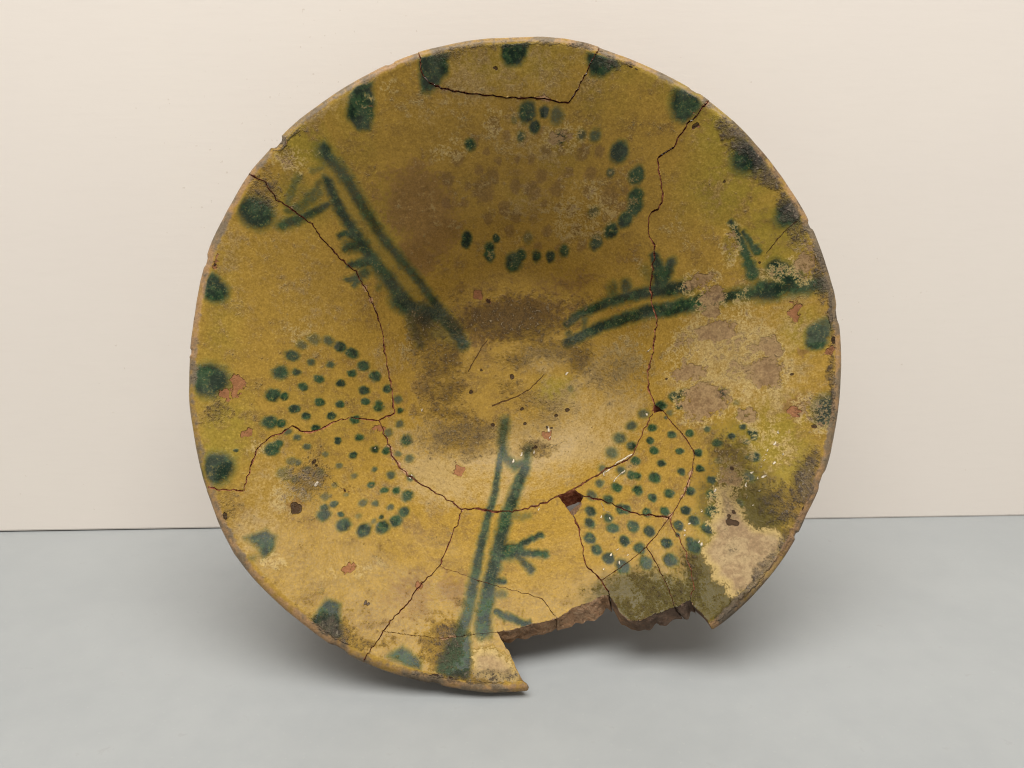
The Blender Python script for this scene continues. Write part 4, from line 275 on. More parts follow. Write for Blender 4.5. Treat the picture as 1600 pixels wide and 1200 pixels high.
CRACKS = {"c1":[[-0.9191,0.6401],[-0.806,0.5626],[-0.7992,0.559],[-0.7936,0.5547],[-0.7874,0.5508],[-0.7812,0.5469],[-0.7736,0.5456],[-0.7663,0.5438],[-0.7593,0.5414],[-0.7567,0.5319],[-0.7538,0.5235],[-0.7478,0.5175],[-0.7415,0.5117],[-0.7378,0.504],[-0.7372,0.4937],[-0.7287,0.4915],[-0.7202,0.4907],[-0.7153,0.4845],[-0.7077,0.4825],[-0.7017,0.478],[-0.6942,0.4729],[-0.6863,0.4683],[-0.68,0.4616],[-0.6724,0.4581],[-0.6649,0.4545],[-0.659,0.4486],[-0.6525,0.4436],[-0.6428,0.443],[-0.6403,0.434],[-0.6353,0.4281],[-0.6325,0.4204],[-0.6269,0.4149],[-0.6249,0.4066],[-0.6194,0.4007],[-0.6137,0.3951],[-0.6073,0.3901],[-0.6027,0.3832],[-0.5964,0.3781],[-0.5906,0.3724],[-0.5872,0.3648],[-0.5799,0.3613],[-0.5773,0.3526],[-0.5711,0.3477],[-0.562,0.3461],[-0.5593,0.3374],[-0.5508,0.3343],[-0.5452,0.3274],[-0.5383,0.3222],[-0.5289,0.3202],[-0.5274,0.3101],[-0.5239,0.3028],[-0.5224,0.2942],[-0.5155,0.2892],[-0.515,0.2797],[-0.5079,0.2745],[-0.5047,0.2663],[-0.4996,0.2596],[-0.4988,0.2493],[-0.4931,0.243],[-0.4938,0.2318],[-0.4882,0.2235],[-0.4859,0.2133],[-0.4832,0.2033],[-0.4781,0.1946],[-0.4763,0.184],[-0.476,0.1725],[-0.4709,0.1638],[-0.4698,0.153],[-0.4673,0.1428],[-0.4662,0.1319],[-0.4643,0.1217],[-0.4644,0.1107],[-0.4648,0.0996],[-0.4643,0.0887],[-0.4622,0.078],[-0.4648,0.0661],[-0.4599,0.0562],[-0.4589,0.045],[-0.4572,0.0338],[-0.4592,0.0213],[-0.4551,0.0108],[-0.4521,-0.0001],[-0.4497,-0.0112],[-0.4501,-0.0235],[-0.4453,-0.0339],[-0.4425,-0.0451],[-0.4433,-0.0575],[-0.4377,-0.0678],[-0.4373,-0.0802],[-0.436,-0.0922],[-0.4333,-0.1039],[-0.432,-0.1158],[-0.4323,-0.1281],[-0.4263,-0.1374],[-0.4244,-0.1478]],"j12":[[-0.4244,-0.1478],[-0.4315,-0.1543],[-0.4392,-0.1596],[-0.4485,-0.1608],[-0.4555,-0.1666],[-0.4632,-0.1711],[-0.47,-0.177]],"cl":[[-0.47,-0.177],[-0.481,-0.177],[-0.4918,-0.176],[-0.5025,-0.1756],[-0.5125,-0.1747],[-0.5226,-0.173],[-0.5325,-0.1736],[-0.5425,-0.1723],[-0.5524,-0.1684],[-0.5607,-0.1737],[-0.5676,-0.18],[-0.5774,-0.1763],[-0.5846,-0.1813],[-0.5919,-0.1861],[-0.6014,-0.1884],[-0.6089,-0.1954],[-0.6165,-0.202],[-0.6247,-0.2074],[-0.6326,-0.2131],[-0.6415,-0.2164],[-0.6505,-0.2197],[-0.6579,-0.2229],[-0.6666,-0.2224],[-0.6754,-0.2206],[-0.6839,-0.22],[-0.6911,-0.2119],[-0.6996,-0.2069],[-0.7083,-0.2022],[-0.7129,-0.2087],[-0.7203,-0.214],[-0.7271,-0.22],[-0.7325,-0.2279],[-0.7415,-0.2306],[-0.7503,-0.2329],[-0.7583,-0.237],[-0.7644,-0.243],[-0.7692,-0.2501],[-0.7744,-0.2566],[-0.7811,-0.2614],[-0.785,-0.2694],[-0.7896,-0.2765],[-0.792,-0.285],[-0.791,-0.2946],[-0.7932,-0.303],[-0.7961,-0.3109],[-0.7971,-0.3196],[-0.7997,-0.3284],[-0.7985,-0.3384],[-0.7975,-0.3483],[-0.8037,-0.3556],[-0.8035,-0.3652],[-0.8016,-0.374],[-0.8063,-0.3802],[-0.8054,-0.3885],[-0.8038,-0.3971],[-0.8146,-0.3961],[-0.8228,-0.3955],[-0.8313,-0.3914],[-0.839,-0.3945],[-0.8473,-0.393],[-0.8553,-0.3923],[-0.8634,-0.3926],[-0.8714,-0.3936],[-0.8799,-0.3919],[-0.8882,-0.3907],[-0.8962,-0.3916],[-0.9039,-0.3942],[-0.9122,-0.3946],[-0.9207,-0.3925],[-1.0316,-0.4361]],"j23":[[-0.47,-0.177],[-0.4637,-0.187],[-0.4586,-0.1976],[-0.4517,-0.2074],[-0.452,-0.2197],[-0.4452,-0.2281],[-0.4371,-0.2359],[-0.4346,-0.2467],[-0.4319,-0.2558],[-0.4224,-0.263],[-0.4219,-0.2731],[-0.4186,-0.2823],[-0.4168,-0.2919],[-0.4095,-0.2999],[-0.4033,-0.3082],[-0.3973,-0.3169],[-0.3935,-0.3276],[-0.3878,-0.3366],[-0.3783,-0.3421],[-0.3701,-0.3492],[-0.3657,-0.3622],[-0.3537,-0.3646],[-0.3458,-0.3728],[-0.338,-0.3812],[-0.3281,-0.388],[-0.318,-0.3948],[-0.3069,-0.3996],[-0.2971,-0.403],[-0.2893,-0.4106],[-0.2802,-0.4156],[-0.2727,-0.4236],[-0.2622,-0.4261],[-0.2522,-0.4295],[-0.2438,-0.4359],[-0.2376,-0.4456],[-0.2273,-0.4485],[-0.2173,-0.4521],[-0.2102,-0.4604],[-0.2023,-0.4674],[-0.1949,-0.4754],[-0.1853,-0.4798]],"j3h":[[-0.1853,-0.4798],[-0.1759,-0.478],[-0.1658,-0.4812],[-0.156,-0.4815],[-0.1465,-0.4788],[-0.1366,-0.4798],[-0.1263,-0.4833],[-0.1165,-0.486],[-0.1053,-0.4874],[-0.0943,-0.4893],[-0.0838,-0.4936],[-0.0725,-0.4944],[-0.0617,-0.4941],[-0.051,-0.4924],[-0.04,-0.4938],[-0.0291,-0.4938],[-0.0178,-0.4992],[-0.0073,-0.493],[0.0041,-0.4948],[0.0152,-0.4936],[0.0258,-0.4896],[0.0372,-0.4908],[0.0471,-0.4819],[0.0592,-0.4829],[0.0706,-0.4812],[0.0803,-0.4723],[0.0919,-0.4714],[0.1032,-0.4701],[0.112,-0.4627],[0.1213,-0.4561],[0.1318,-0.452],[0.142,-0.4474]],"htop":[[0.142,-0.4474],[0.1519,-0.4424],[0.1628,-0.4406],[0.1728,-0.4361],[0.1826,-0.4308],[0.1929,-0.4272]],"h5":[[0.1929,-0.4272],[0.2018,-0.4196],[0.212,-0.4139],[0.2228,-0.4095],[0.2315,-0.4013],[0.2415,-0.3969],[0.2508,-0.3905],[0.2599,-0.3836],[0.2701,-0.3797],[0.2812,-0.3757],[0.2908,-0.3686],[0.3001,-0.3606],[0.3095,-0.353],[0.3215,-0.3517],[0.3319,-0.3467],[0.3425,-0.3426],[0.3516,-0.3379],[0.361,-0.3343],[0.3701,-0.3297],[0.3795,-0.3262],[0.3873,-0.3188],[0.3952,-0.3124],[0.4021,-0.3046],[0.4059,-0.2933],[0.4117,-0.2838],[0.418,-0.2747],[0.4224,-0.2644],[0.4292,-0.2555],[0.4364,-0.2455],[0.4394,-0.2325],[0.4438,-0.2205],[0.4539,-0.2125],[0.4569,-0.202],[0.4626,-0.1934],[0.4642,-0.1821],[0.4733,-0.1758],[0.4764,-0.163],[0.4795,-0.1507],[0.4841,-0.1392]],"up":[[0.4841,-0.1392],[0.4811,-0.1255],[0.4785,-0.1127],[0.4746,-0.1002],[0.4709,-0.0876],[0.4692,-0.0758],[0.4728,-0.0642],[0.4702,-0.0526],[0.4699,-0.041],[0.4717,-0.0297],[0.4694,-0.0171],[0.4759,-0.0076],[0.4761,0.0041],[0.479,0.0151],[0.4824,0.0256],[0.4835,0.0373],[0.4892,0.0465],[0.4872,0.0585],[0.4875,0.0696],[0.4881,0.0805],[0.4906,0.0909],[0.4926,0.1015],[0.4924,0.1129],[0.493,0.1241],[0.4992,0.1328],[0.4972,0.1447],[0.4995,0.1549],[0.4957,0.1659],[0.493,0.1768],[0.4884,0.1879],[0.4852,0.1999],[0.481,0.2115],[0.4785,0.2216],[0.4798,0.2318],[0.481,0.242],[0.4763,0.253],[0.4738,0.2636],[0.4749,0.2739],[0.475,0.284],[0.477,0.2934],[0.4776,0.3032],[0.4773,0.3133],[0.4812,0.3219],[0.4755,0.3331],[0.4776,0.3422],[0.4833,0.3505],[0.4814,0.3605],[0.4797,0.3717],[0.4788,0.3826],[0.4803,0.393],[0.4734,0.403],[0.468,0.412],[0.4612,0.4205],[0.4584,0.43],[0.4564,0.4395],[0.4556,0.4487],[0.4548,0.4579],[0.4552,0.4668],[0.4539,0.4759],[0.4572,0.484],[0.4621,0.4911],[0.4715,0.494],[0.4819,0.4956],[0.4848,0.5063],[0.4917,0.513],[0.4917,0.5226],[0.4918,0.5313],[0.4907,0.5403],[0.4855,0.5497],[0.486,0.5583],[0.4844,0.5672],[0.4798,0.576],[0.479,0.5851],[0.4751,0.5941],[0.4718,0.6031],[0.4734,0.6111],[0.4714,0.619],[0.4687,0.627],[0.4667,0.6349],[0.475,0.6395],[0.4824,0.6432],[0.4897,0.6472],[0.498,0.6499],[0.5055,0.6538],[0.5141,0.6558],[0.5183,0.6638],[0.5218,0.6717],[0.5239,0.6805],[0.5292,0.6865],[0.5358,0.6912],[0.54,0.6978],[0.5453,0.7036],[0.5469,0.7122],[0.552,0.7175],[0.5612,0.7188],[0.5663,0.7237],[0.5728,0.7273],[0.577,0.733],[0.5814,0.7392],[0.5862,0.7451],[0.5893,0.7523],[0.5974,0.7553],[0.6004,0.7625],[0.6069,0.7668],[0.6125,0.7742],[0.6947,0.8786]],"s5":[[0.4712,-0.1696],[0.4783,-0.1673],[0.4856,-0.1658],[0.4937,-0.1638],[0.502,-0.1648],[0.5059,-0.1637]],"j56":[[0.5059,-0.1637],[0.5105,-0.172],[0.5143,-0.1809],[0.5173,-0.1903],[0.5226,-0.1981],[0.527,-0.2071],[0.5324,-0.2151],[0.5375,-0.2232],[0.5426,-0.2313],[0.5486,-0.2384],[0.5529,-0.2471],[0.5573,-0.2556],[0.562,-0.2637],[0.5651,-0.273],[0.5689,-0.2817],[0.5718,-0.291],[0.576,-0.2994],[0.5779,-0.3093],[0.577,-0.3184],[0.5757,-0.3282],[0.5713,-0.3373],[0.5693,-0.3466],[0.567,-0.3558],[0.5644,-0.365],[0.56,-0.3748],[0.5551,-0.3844],[0.5499,-0.394],[0.5453,-0.4039],[0.5407,-0.4137],[0.5366,-0.4237],[0.5324,-0.4337],[0.5263,-0.4426],[0.5197,-0.4511],[0.5136,-0.4599],[0.5085,-0.4694],[0.5026,-0.4783],[0.4958,-0.4866],[0.4901,-0.4956],[0.4839,-0.5014],[0.4779,-0.5075]],"hr":[[0.1929,-0.4272],[0.2023,-0.4297],[0.2092,-0.4359],[0.2173,-0.4403],[0.2246,-0.4457]],"h6":[[0.2246,-0.4457],[0.2342,-0.448],[0.2449,-0.4463],[0.2528,-0.4537],[0.2629,-0.4537],[0.2723,-0.4559],[0.2832,-0.4564],[0.2919,-0.4618],[0.3003,-0.4676],[0.3121,-0.4659],[0.3199,-0.4734],[0.3288,-0.4783],[0.3393,-0.4802],[0.347,-0.4869],[0.3572,-0.4893],[0.3654,-0.4943],[0.3752,-0.4955],[0.3846,-0.4973],[0.3926,-0.5026],[0.4029,-0.5017],[0.4119,-0.5036],[0.4223,-0.5003],[0.4312,-0.5023],[0.4396,-0.5058],[0.4492,-0.5068],[0.459,-0.5059],[0.4682,-0.5081],[0.4779,-0.5075]],"hl":[[0.142,-0.4474],[0.15,-0.455],[0.1542,-0.4653],[0.1625,-0.4724],[0.1663,-0.4828],[0.1726,-0.4892],[0.1778,-0.4964],[0.1816,-0.5044]],"hrb":[[0.2246,-0.4457],[0.2215,-0.4548],[0.2154,-0.4632],[0.2175,-0.4733],[0.2094,-0.4839],[0.1997,-0.4928],[0.1941,-0.5041]],"h9":[[0.1873,-0.5103],[0.1918,-0.5193],[0.1918,-0.5305],[0.1982,-0.5385],[0.2021,-0.5475],[0.2022,-0.5573],[0.2003,-0.5673],[0.2029,-0.5765],[0.2037,-0.586],[0.2053,-0.5953],[0.2096,-0.604],[0.2095,-0.6135],[0.2064,-0.6237],[0.2086,-0.6326],[0.2103,-0.6415],[0.2111,-0.6506],[0.2143,-0.6592],[0.2192,-0.665],[0.227,-0.6685],[0.2317,-0.6753],[0.2393,-0.679],[0.2445,-0.6853],[0.2493,-0.6917],[0.2557,-0.6968]],"j68":[[0.4779,-0.5075],[0.471,-0.5162],[0.4633,-0.5242],[0.4564,-0.5327],[0.4493,-0.5412],[0.4416,-0.549],[0.436,-0.5584],[0.4288,-0.5663],[0.4201,-0.5729],[0.4125,-0.5805],[0.4046,-0.5878],[0.3987,-0.5969]],"j89":[[0.3987,-0.5969],[0.3902,-0.6031],[0.382,-0.6097],[0.3743,-0.617],[0.3655,-0.6228],[0.3573,-0.6294],[0.3494,-0.6361],[0.3408,-0.6418],[0.3321,-0.6472],[0.3235,-0.6528],[0.316,-0.6602],[0.3066,-0.6644],[0.298,-0.6698],[0.2897,-0.6754],[0.2811,-0.6806],[0.2725,-0.6859],[0.2645,-0.692],[0.2557,-0.6968]],"j8e":[[0.3987,-0.5969],[0.4021,-0.6038],[0.4062,-0.6102],[0.4103,-0.6166],[0.4131,-0.6237],[0.4155,-0.633],[0.4208,-0.6408],[0.4242,-0.6495],[0.4275,-0.6582],[0.4282,-0.6681],[0.433,-0.6759],[0.4361,-0.6846],[0.4398,-0.6928],[0.4422,-0.7013],[0.4453,-0.7095],[0.4461,-0.7186],[0.4484,-0.727],[0.4514,-0.7344],[0.4523,-0.7426],[0.4535,-0.7505],[0.4545,-0.7586]],"j6e":[[0.4779,-0.5075],[0.479,-0.5164],[0.4797,-0.5253],[0.4793,-0.5345],[0.4822,-0.5426],[0.4859,-0.5497],[0.4886,-0.5572],[0.4956,-0.5623],[0.4978,-0.5701],[0.4973,-0.5804],[0.5008,-0.5888],[0.5034,-0.5976],[0.5087,-0.6052],[0.5097,-0.6137],[0.5067,-0.6231],[0.5085,-0.631],[0.5107,-0.6387],[0.5121,-0.6467],[0.5154,-0.6547],[0.5133,-0.6643],[0.5135,-0.6732],[0.5138,-0.682],[0.5155,-0.6898],[0.5151,-0.6983],[0.5157,-0.7066],[0.5085,-0.7135],[0.5041,-0.7205],[0.5037,-0.7289],[0.4992,-0.736]],"j9e":[[0.2557,-0.6968],[0.2594,-0.7056],[0.2638,-0.714],[0.2689,-0.7219],[0.275,-0.7272],[0.274,-0.7358]],"jb":[[-0.1853,-0.4798],[-0.1878,-0.4895],[-0.1927,-0.4981],[-0.1922,-0.509],[-0.1964,-0.5177],[-0.1957,-0.5293],[-0.2071,-0.5352],[-0.2093,-0.5452],[-0.212,-0.555],[-0.215,-0.5645],[-0.2178,-0.574],[-0.2222,-0.5828],[-0.2252,-0.5921],[-0.2287,-0.601],[-0.2325,-0.6095],[-0.2361,-0.6179],[-0.2418,-0.6253],[-0.2402,-0.6361],[-0.2459,-0.6433]],"jb2":[[-0.2459,-0.6433],[-0.2529,-0.6487],[-0.2583,-0.6554],[-0.2643,-0.6617],[-0.2693,-0.6689],[-0.2794,-0.6706],[-0.2839,-0.6782],[-0.2893,-0.6833],[-0.2961,-0.6873],[-0.2992,-0.6946],[-0.3058,-0.6987],[-0.3107,-0.7042],[-0.316,-0.7107],[-0.3203,-0.7178],[-0.3215,-0.7268],[-0.3281,-0.7325],[-0.3322,-0.7385],[-0.3381,-0.7432],[-0.3432,-0.7487],[-0.35,-0.7525],[-0.3531,-0.7599],[-0.3604,-0.7632],[-0.3664,-0.7677],[-0.3694,-0.7748],[-0.3772,-0.7778],[-0.3784,-0.7862],[-0.3844,-0.7906],[-0.3882,-0.7974],[-0.3935,-0.8029]],"jb3":[[-0.3935,-0.8029],[-0.3973,-0.8106],[-0.4011,-0.8181],[-0.4065,-0.8247],[-0.411,-0.8299],[-0.4137,-0.8362],[-0.4198,-0.8402],[-0.4244,-0.8452],[-0.4258,-0.8548],[-0.4342,-0.859],[-0.437,-0.8655],[-0.5052,-0.9996]],"ab":[[-0.2459,-0.6433],[-0.237,-0.6477],[-0.2287,-0.6539],[-0.2192,-0.6567],[-0.2098,-0.6598],[-0.2006,-0.6637],[-0.1899,-0.6655],[-0.181,-0.6724],[-0.1705,-0.6746],[-0.1608,-0.6792],[-0.1508,-0.6828],[-0.1411,-0.687],[-0.1315,-0.6914],[-0.1212,-0.6936],[-0.1113,-0.6973],[-0.1008,-0.6992],[-0.0911,-0.7032],[-0.0813,-0.7069],[-0.0706,-0.708],[-0.0617,-0.714],[-0.0511,-0.7143],[-0.041,-0.7166],[-0.0319,-0.7224],[-0.0222,-0.7257],[-0.0114,-0.7264],[-0.0015,-0.7298],[0.007,-0.7364],[0.0179,-0.7364],[0.0286,-0.7372],[0.0379,-0.7414],[0.0458,-0.7463],[0.0551,-0.7473],[0.0639,-0.7497],[0.0724,-0.7522],[0.0776,-0.7598],[0.0841,-0.7676],[0.0908,-0.7752],[0.095,-0.7846],[0.1028,-0.7918],[0.1092,-0.7972],[0.1165,-0.8021]],"bc":[[-0.3935,-0.8029],[-0.3845,-0.8064],[-0.3754,-0.8075],[-0.3662,-0.8093],[-0.3571,-0.8115],[-0.348,-0.8143],[-0.3389,-0.8166],[-0.3296,-0.817],[-0.3204,-0.8204],[-0.3115,-0.8235],[-0.3025,-0.8247],[-0.2933,-0.8253],[-0.2843,-0.8272],[-0.2751,-0.8279],[-0.266,-0.8307],[-0.257,-0.8345],[-0.2478,-0.8349],[-0.2385,-0.8361],[-0.2294,-0.8381],[-0.2203,-0.8381],[-0.2111,-0.8376],[-0.2019,-0.8368],[-0.1927,-0.8359],[-0.1832,-0.8365],[-0.1738,-0.8367],[-0.1648,-0.8344],[-0.1555,-0.8338],[-0.1459,-0.8346],[-0.1366,-0.8322],[-0.1269,-0.8327],[-0.1173,-0.8326],[-0.1076,-0.8327],[-0.0979,-0.8321],[-0.0883,-0.8313],[-0.0785,-0.8319],[-0.0688,-0.8315]],"top":[[-0.3261,1.0715],[-0.2822,0.934],[-0.2792,0.927],[-0.2766,0.9199],[-0.2813,0.912],[-0.2768,0.9056],[-0.2805,0.8983],[-0.2781,0.8902],[-0.2757,0.8824],[-0.2713,0.8751],[-0.2647,0.8702],[-0.2594,0.864],[-0.2523,0.8592],[-0.2435,0.8585],[-0.2364,0.8531],[-0.2262,0.8541],[-0.2191,0.8484],[-0.2084,0.8484],[-0.1979,0.848],[-0.1885,0.8449],[-0.179,0.842],[-0.1676,0.8438],[-0.1579,0.8413],[-0.1481,0.8411],[-0.1382,0.839],[-0.1282,0.8382],[-0.118,0.8382],[-0.1077,0.8388],[-0.0976,0.8379],[-0.0878,0.8349],[-0.0777,0.8344],[-0.0674,0.8348],[-0.0568,0.8357],[-0.0472,0.8319],[-0.037,0.8313],[-0.0268,0.8302],[-0.017,0.8269],[-0.0066,0.827],[0.004,0.8282],[0.0139,0.8278],[0.0241,0.824],[0.0342,0.8252],[0.0444,0.8237],[0.0545,0.8246],[0.0647,0.8252],[0.0748,0.8229],[0.0849,0.8206],[0.0949,0.8206],[0.1055,0.8208],[0.1153,0.8178],[0.1255,0.8162],[0.1354,0.8133],[0.1453,0.8103],[0.1542,0.8074],[0.1638,0.8083],[0.1731,0.8076],[0.1821,0.8053],[0.1872,0.81],[0.1915,0.8149],[0.197,0.8201],[0.2019,0.8257],[0.2049,0.8324],[0.2124,0.8365],[0.2154,0.8449],[0.2187,0.8529],[0.2256,0.8595],[0.2287,0.8677],[0.237,0.8737],[0.2396,0.8822],[0.2436,0.89],[0.247,0.8982],[0.2522,0.9055],[0.2588,0.9121],[0.261,0.9207],[0.267,0.9263],[0.266,0.9347],[0.2734,0.9396],[0.2763,0.9497],[0.3098,1.0763]],"eA":[[0.1165,-0.8021],[0.1254,-0.7972],[0.1338,-0.7917],[0.1431,-0.7873],[0.152,-0.7804],[0.1619,-0.775],[0.1725,-0.7705],[0.1825,-0.7686],[0.1921,-0.7648],[0.2017,-0.7611],[0.2116,-0.7585],[0.2214,-0.7556],[0.2307,-0.7497],[0.24,-0.7439],[0.2505,-0.7411],[0.2622,-0.7375],[0.274,-0.7358]],"eB":[[-0.0688,-0.8315],[-0.0598,-0.8305],[-0.0508,-0.8294],[-0.0416,-0.8291],[-0.0322,-0.8299],[-0.0231,-0.829],[-0.0135,-0.8275],[-0.0034,-0.8277],[0.0057,-0.8239],[0.0154,-0.8221],[0.0255,-0.8218],[0.0346,-0.8177],[0.0442,-0.8154],[0.0546,-0.8164],[0.0641,-0.8136],[0.0739,-0.8119],[0.0825,-0.8102],[0.0911,-0.8086],[0.0994,-0.8054],[0.108,-0.804],[0.1165,-0.8021]],"eC":[[-0.0688,-0.8315],[-0.0631,-0.8379],[-0.0596,-0.8453],[-0.055,-0.8521],[-0.0497,-0.8586],[-0.0456,-0.8659],[-0.0426,-0.8738],[-0.0337,-0.8786],[-0.0305,-0.8862],[-0.0271,-0.8942],[-0.0236,-0.9024],[-0.018,-0.91],[-0.0165,-0.9185],[-0.0124,-0.9257],[-0.008,-0.9326],[-0.0043,-0.9398],[-0.0013,-0.9471],[0.0015,-0.9537],[0.0051,-0.9599],[0.0072,-0.9666],[0.0133,-0.9718],[0.0164,-0.9802],[0.0215,-0.9885],[0.0284,-1.1196]],"e10":[[0.274,-0.7358],[0.277,-0.7426],[0.2816,-0.7484],[0.2863,-0.7542],[0.2909,-0.7599],[0.2945,-0.7673],[0.2976,-0.775],[0.3004,-0.7827],[0.3067,-0.7877],[0.3138,-0.7915],[0.3186,-0.7973],[0.3271,-0.7998],[0.3359,-0.8016],[0.3451,-0.8002],[0.3542,-0.7993],[0.3633,-0.7972],[0.3725,-0.792],[0.3816,-0.7865],[0.3915,-0.7835],[0.4005,-0.7788],[0.4101,-0.7768],[0.4194,-0.7738],[0.4282,-0.7688],[0.4372,-0.7661],[0.4458,-0.7621],[0.4545,-0.7586]],"e11":[[0.4545,-0.7586],[0.4624,-0.7571],[0.4694,-0.7526],[0.4761,-0.7473],[0.4843,-0.7451],[0.4918,-0.7407],[0.4992,-0.736]],"e12":[[0.4992,-0.736],[0.5025,-0.7442],[0.5057,-0.7523],[0.5109,-0.7582],[0.5169,-0.7634],[0.5231,-0.7684],[0.5288,-0.7742],[0.5326,-0.7814],[0.5383,-0.7873],[0.5426,-0.794],[0.5458,-0.8018],[0.5501,-0.8085],[0.5536,-0.816],[0.628,-0.9274]]}
GAPS = {"c1":0.00198,"j12":0.00343,"cl":0.00214,"j23":0.00168,"j3h":0.00244,"htop":0.00229,"h5":0.00198,"up":0.00214,"s5":0.00114,"j56":0.00114,"hr":0.00153,"h6":0.00168,"hl":0.00153,"hrb":0.00153,"h9":0.00168,"j68":0.00099,"j89":0.00084,"j8e":0.00099,"j6e":0.00153,"j9e":0.00183,"jb":0.00168,"jb2":0.00168,"jb3":0.00137,"ab":0.00061,"bc":0.00046,"top":0.00137,"eA":0.0,"eB":0.0,"eC":0.0,"e10":0.0,"e11":0.0,"e12":0.0}
CHIPS = [[-0.723,0.6637,0.016,0.022],[-0.9151,0.2875,0.006,0.02],[0.8957,0.3712,0.007,0.016],[0.9689,0.0969,0.006,0.03],[0.8137,-0.556,0.008,0.012],[0.9019,-0.3979,0.006,0.03],[-0.508,-0.834,0.008,0.03],[-0.9837,0.0153,0.006,0.012],[-0.2418,-0.9499,0.006,0.02],[-0.3701,0.9054,0.005,0.015],[0.5623,0.7988,0.004,0.02]]
LOOPS = ["c1~ top up~ h5~ htop~ j3h~ j23~ j12~","top","c1 j12 cl","cl~ j23 jb jb2 jb3","jb~ j3h hl h9 j9e eA~ ab~","jb2~ ab eB~ bc~","jb3~ bc eC","h5 s5 j56 h6~ hr~","h6 j68 j89 h9~ hrb~","j89~ j8e e10~ j9e~","j68~ j6e e11~ j8e~","up e12~ j6e~ j56~"]

# ------------------------------------------------------------------ profile curves, s = 0 at the centre, 1 on the crown of the lip
S_LIP, T_LIP, T_WALL = 0.954, 0.0235, 0.066
_rr = np.linspace(0, 1.1, 1101)
_t = np.clip((_rr - 0.20) / 0.26, 0, 1); _sl = (_t * _t * (3 - 2 * _t)) * (SLOPE + 0.50 * np.clip((0.948 - _rr) / 0.5, 0, 1))
_cz = np.concatenate([[0], np.cumsum((_sl[1:] + _sl[:-1]) / 2 * np.diff(_rr))])
D_LIP = float(np.interp(S_LIP, _rr, _cz))
BETA = math.atan(SLOPE)
_cx = S_LIP + T_LIP * math.sin(BETA); _czl = -T_LIP * math.cos(BETA)          # centre of the lip's round
def inner_curve(s):
    z = np.interp(s, _rr, _cz) - D_LIP; r = s.copy()
    k = s > S_LIP
    a = (s[k] - S_LIP) / (1 - S_LIP)                                          # 0 tangent point, 1 crown
    ang = (math.pi / 2 + BETA) * (1 - a) + a * (math.pi / 2 - 0.35)
    r[k] = _cx + T_LIP * np.cos(ang); z[k] = _czl + T_LIP * np.sin(ang)
    return r, z
def outer_curve(s):
    z0 = np.interp(s, _rr, _cz) - D_LIP; sl = np.interp(s, _rr, _sl); L = np.sqrt(1 + sl * sl)
    T = T_WALL + (2 * T_LIP - T_WALL) * np.clip((s - .55) / .4, 0, 1)
    r = s + T * sl / L; z = z0 - T / L
    foot = np.clip((0.40 - s) / 0.02, 0, 1); z = z - foot * 0.03             # low foot disc
    k = s > S_LIP
    a = (s[k] - S_LIP) / (1 - S_LIP)
    ang = (BETA - math.pi / 2) * (1 - a) + a * (math.pi / 2 - 0.35)
    r[k] = _cx + T_LIP * np.cos(ang); z[k] = _czl + T_LIP * np.sin(ang)
    return r, z
_tk = np.append(np.linspace(-math.pi, math.pi, 73)[:-1], math.pi)
_rk = np.append(RIMT, RIMT[0])

# value noise on points, for slow hand-made unevenness
def vnoise(p, scale, seed):
    q = p * scale; i = np.floor(q).astype(np.int64); f = q - i; f = f * f * (3 - 2 * f)
    def h(a, b):
        n = (a * 374761393 + b * 668265263 + seed * 1442695041) & 0xffffffff
        n = ((n ^ (n >> 13)) * 1274126177) & 0xffffffff
        return ((n ^ (n >> 16)) & 0xffff) / 65535.0
    x, y = i[:, 0], i[:, 1]
    a = h(x, y) * (1 - f[:, 0]) + h(x + 1, y) * f[:, 0]; b = h(x, y + 1) * (1 - f[:, 0]) + h(x + 1, y + 1) * f[:, 0]
    return a * (1 - f[:, 1]) + b * f[:, 1] - 0.5

def surface(p, which):
    s = np.hypot(p[:, 0], p[:, 1]); th = np.arctan2(p[:, 1], p[:, 0]); s = np.minimum(s, 1.0)
    r, z = (inner_curve if which == 0 else outer_curve)(s)
    k = np.interp(th, _tk, _rk)
    k = 1 + (k - 1) * np.clip(s * 1.0, 0, 1)
    k = np.interp(th, _tk, _rk)
    z = z + vnoise(p, 3.0, 3) * 0.012 * s + vnoise(p, 9.0, 4) * 0.004 + (vnoise(p, 24.0, 5) * 0.0022 if which == 0 else 0)
    z = z + 0.0016 * np.sin(s * 46 + vnoise(p, 4, 8) * 3) * np.clip(1 - s, 0, .5) * 2      # throwing ridges
    lipn = np.clip((s - .93) / .07, 0, 1)
    r = r + lipn * (vnoise(np.c_[th * 1.0, s * 0], 9, 9) * 0.005 + vnoise(np.c_[th * 1.0, s * 0], 30, 10) * 0.0012)
    for cx, cy, a, w in CHIPS:
        q = (th - math.atan2(cy, cx) + math.pi) % (2 * math.pi) - math.pi
        r = r - lipn * a * np.clip(1.25 - (q / w) ** 2, 0, 1) ** (.7 if a > .012 else 1.6)
    return np.c_[r * k * np.cos(th), r * k * np.sin(th), z]

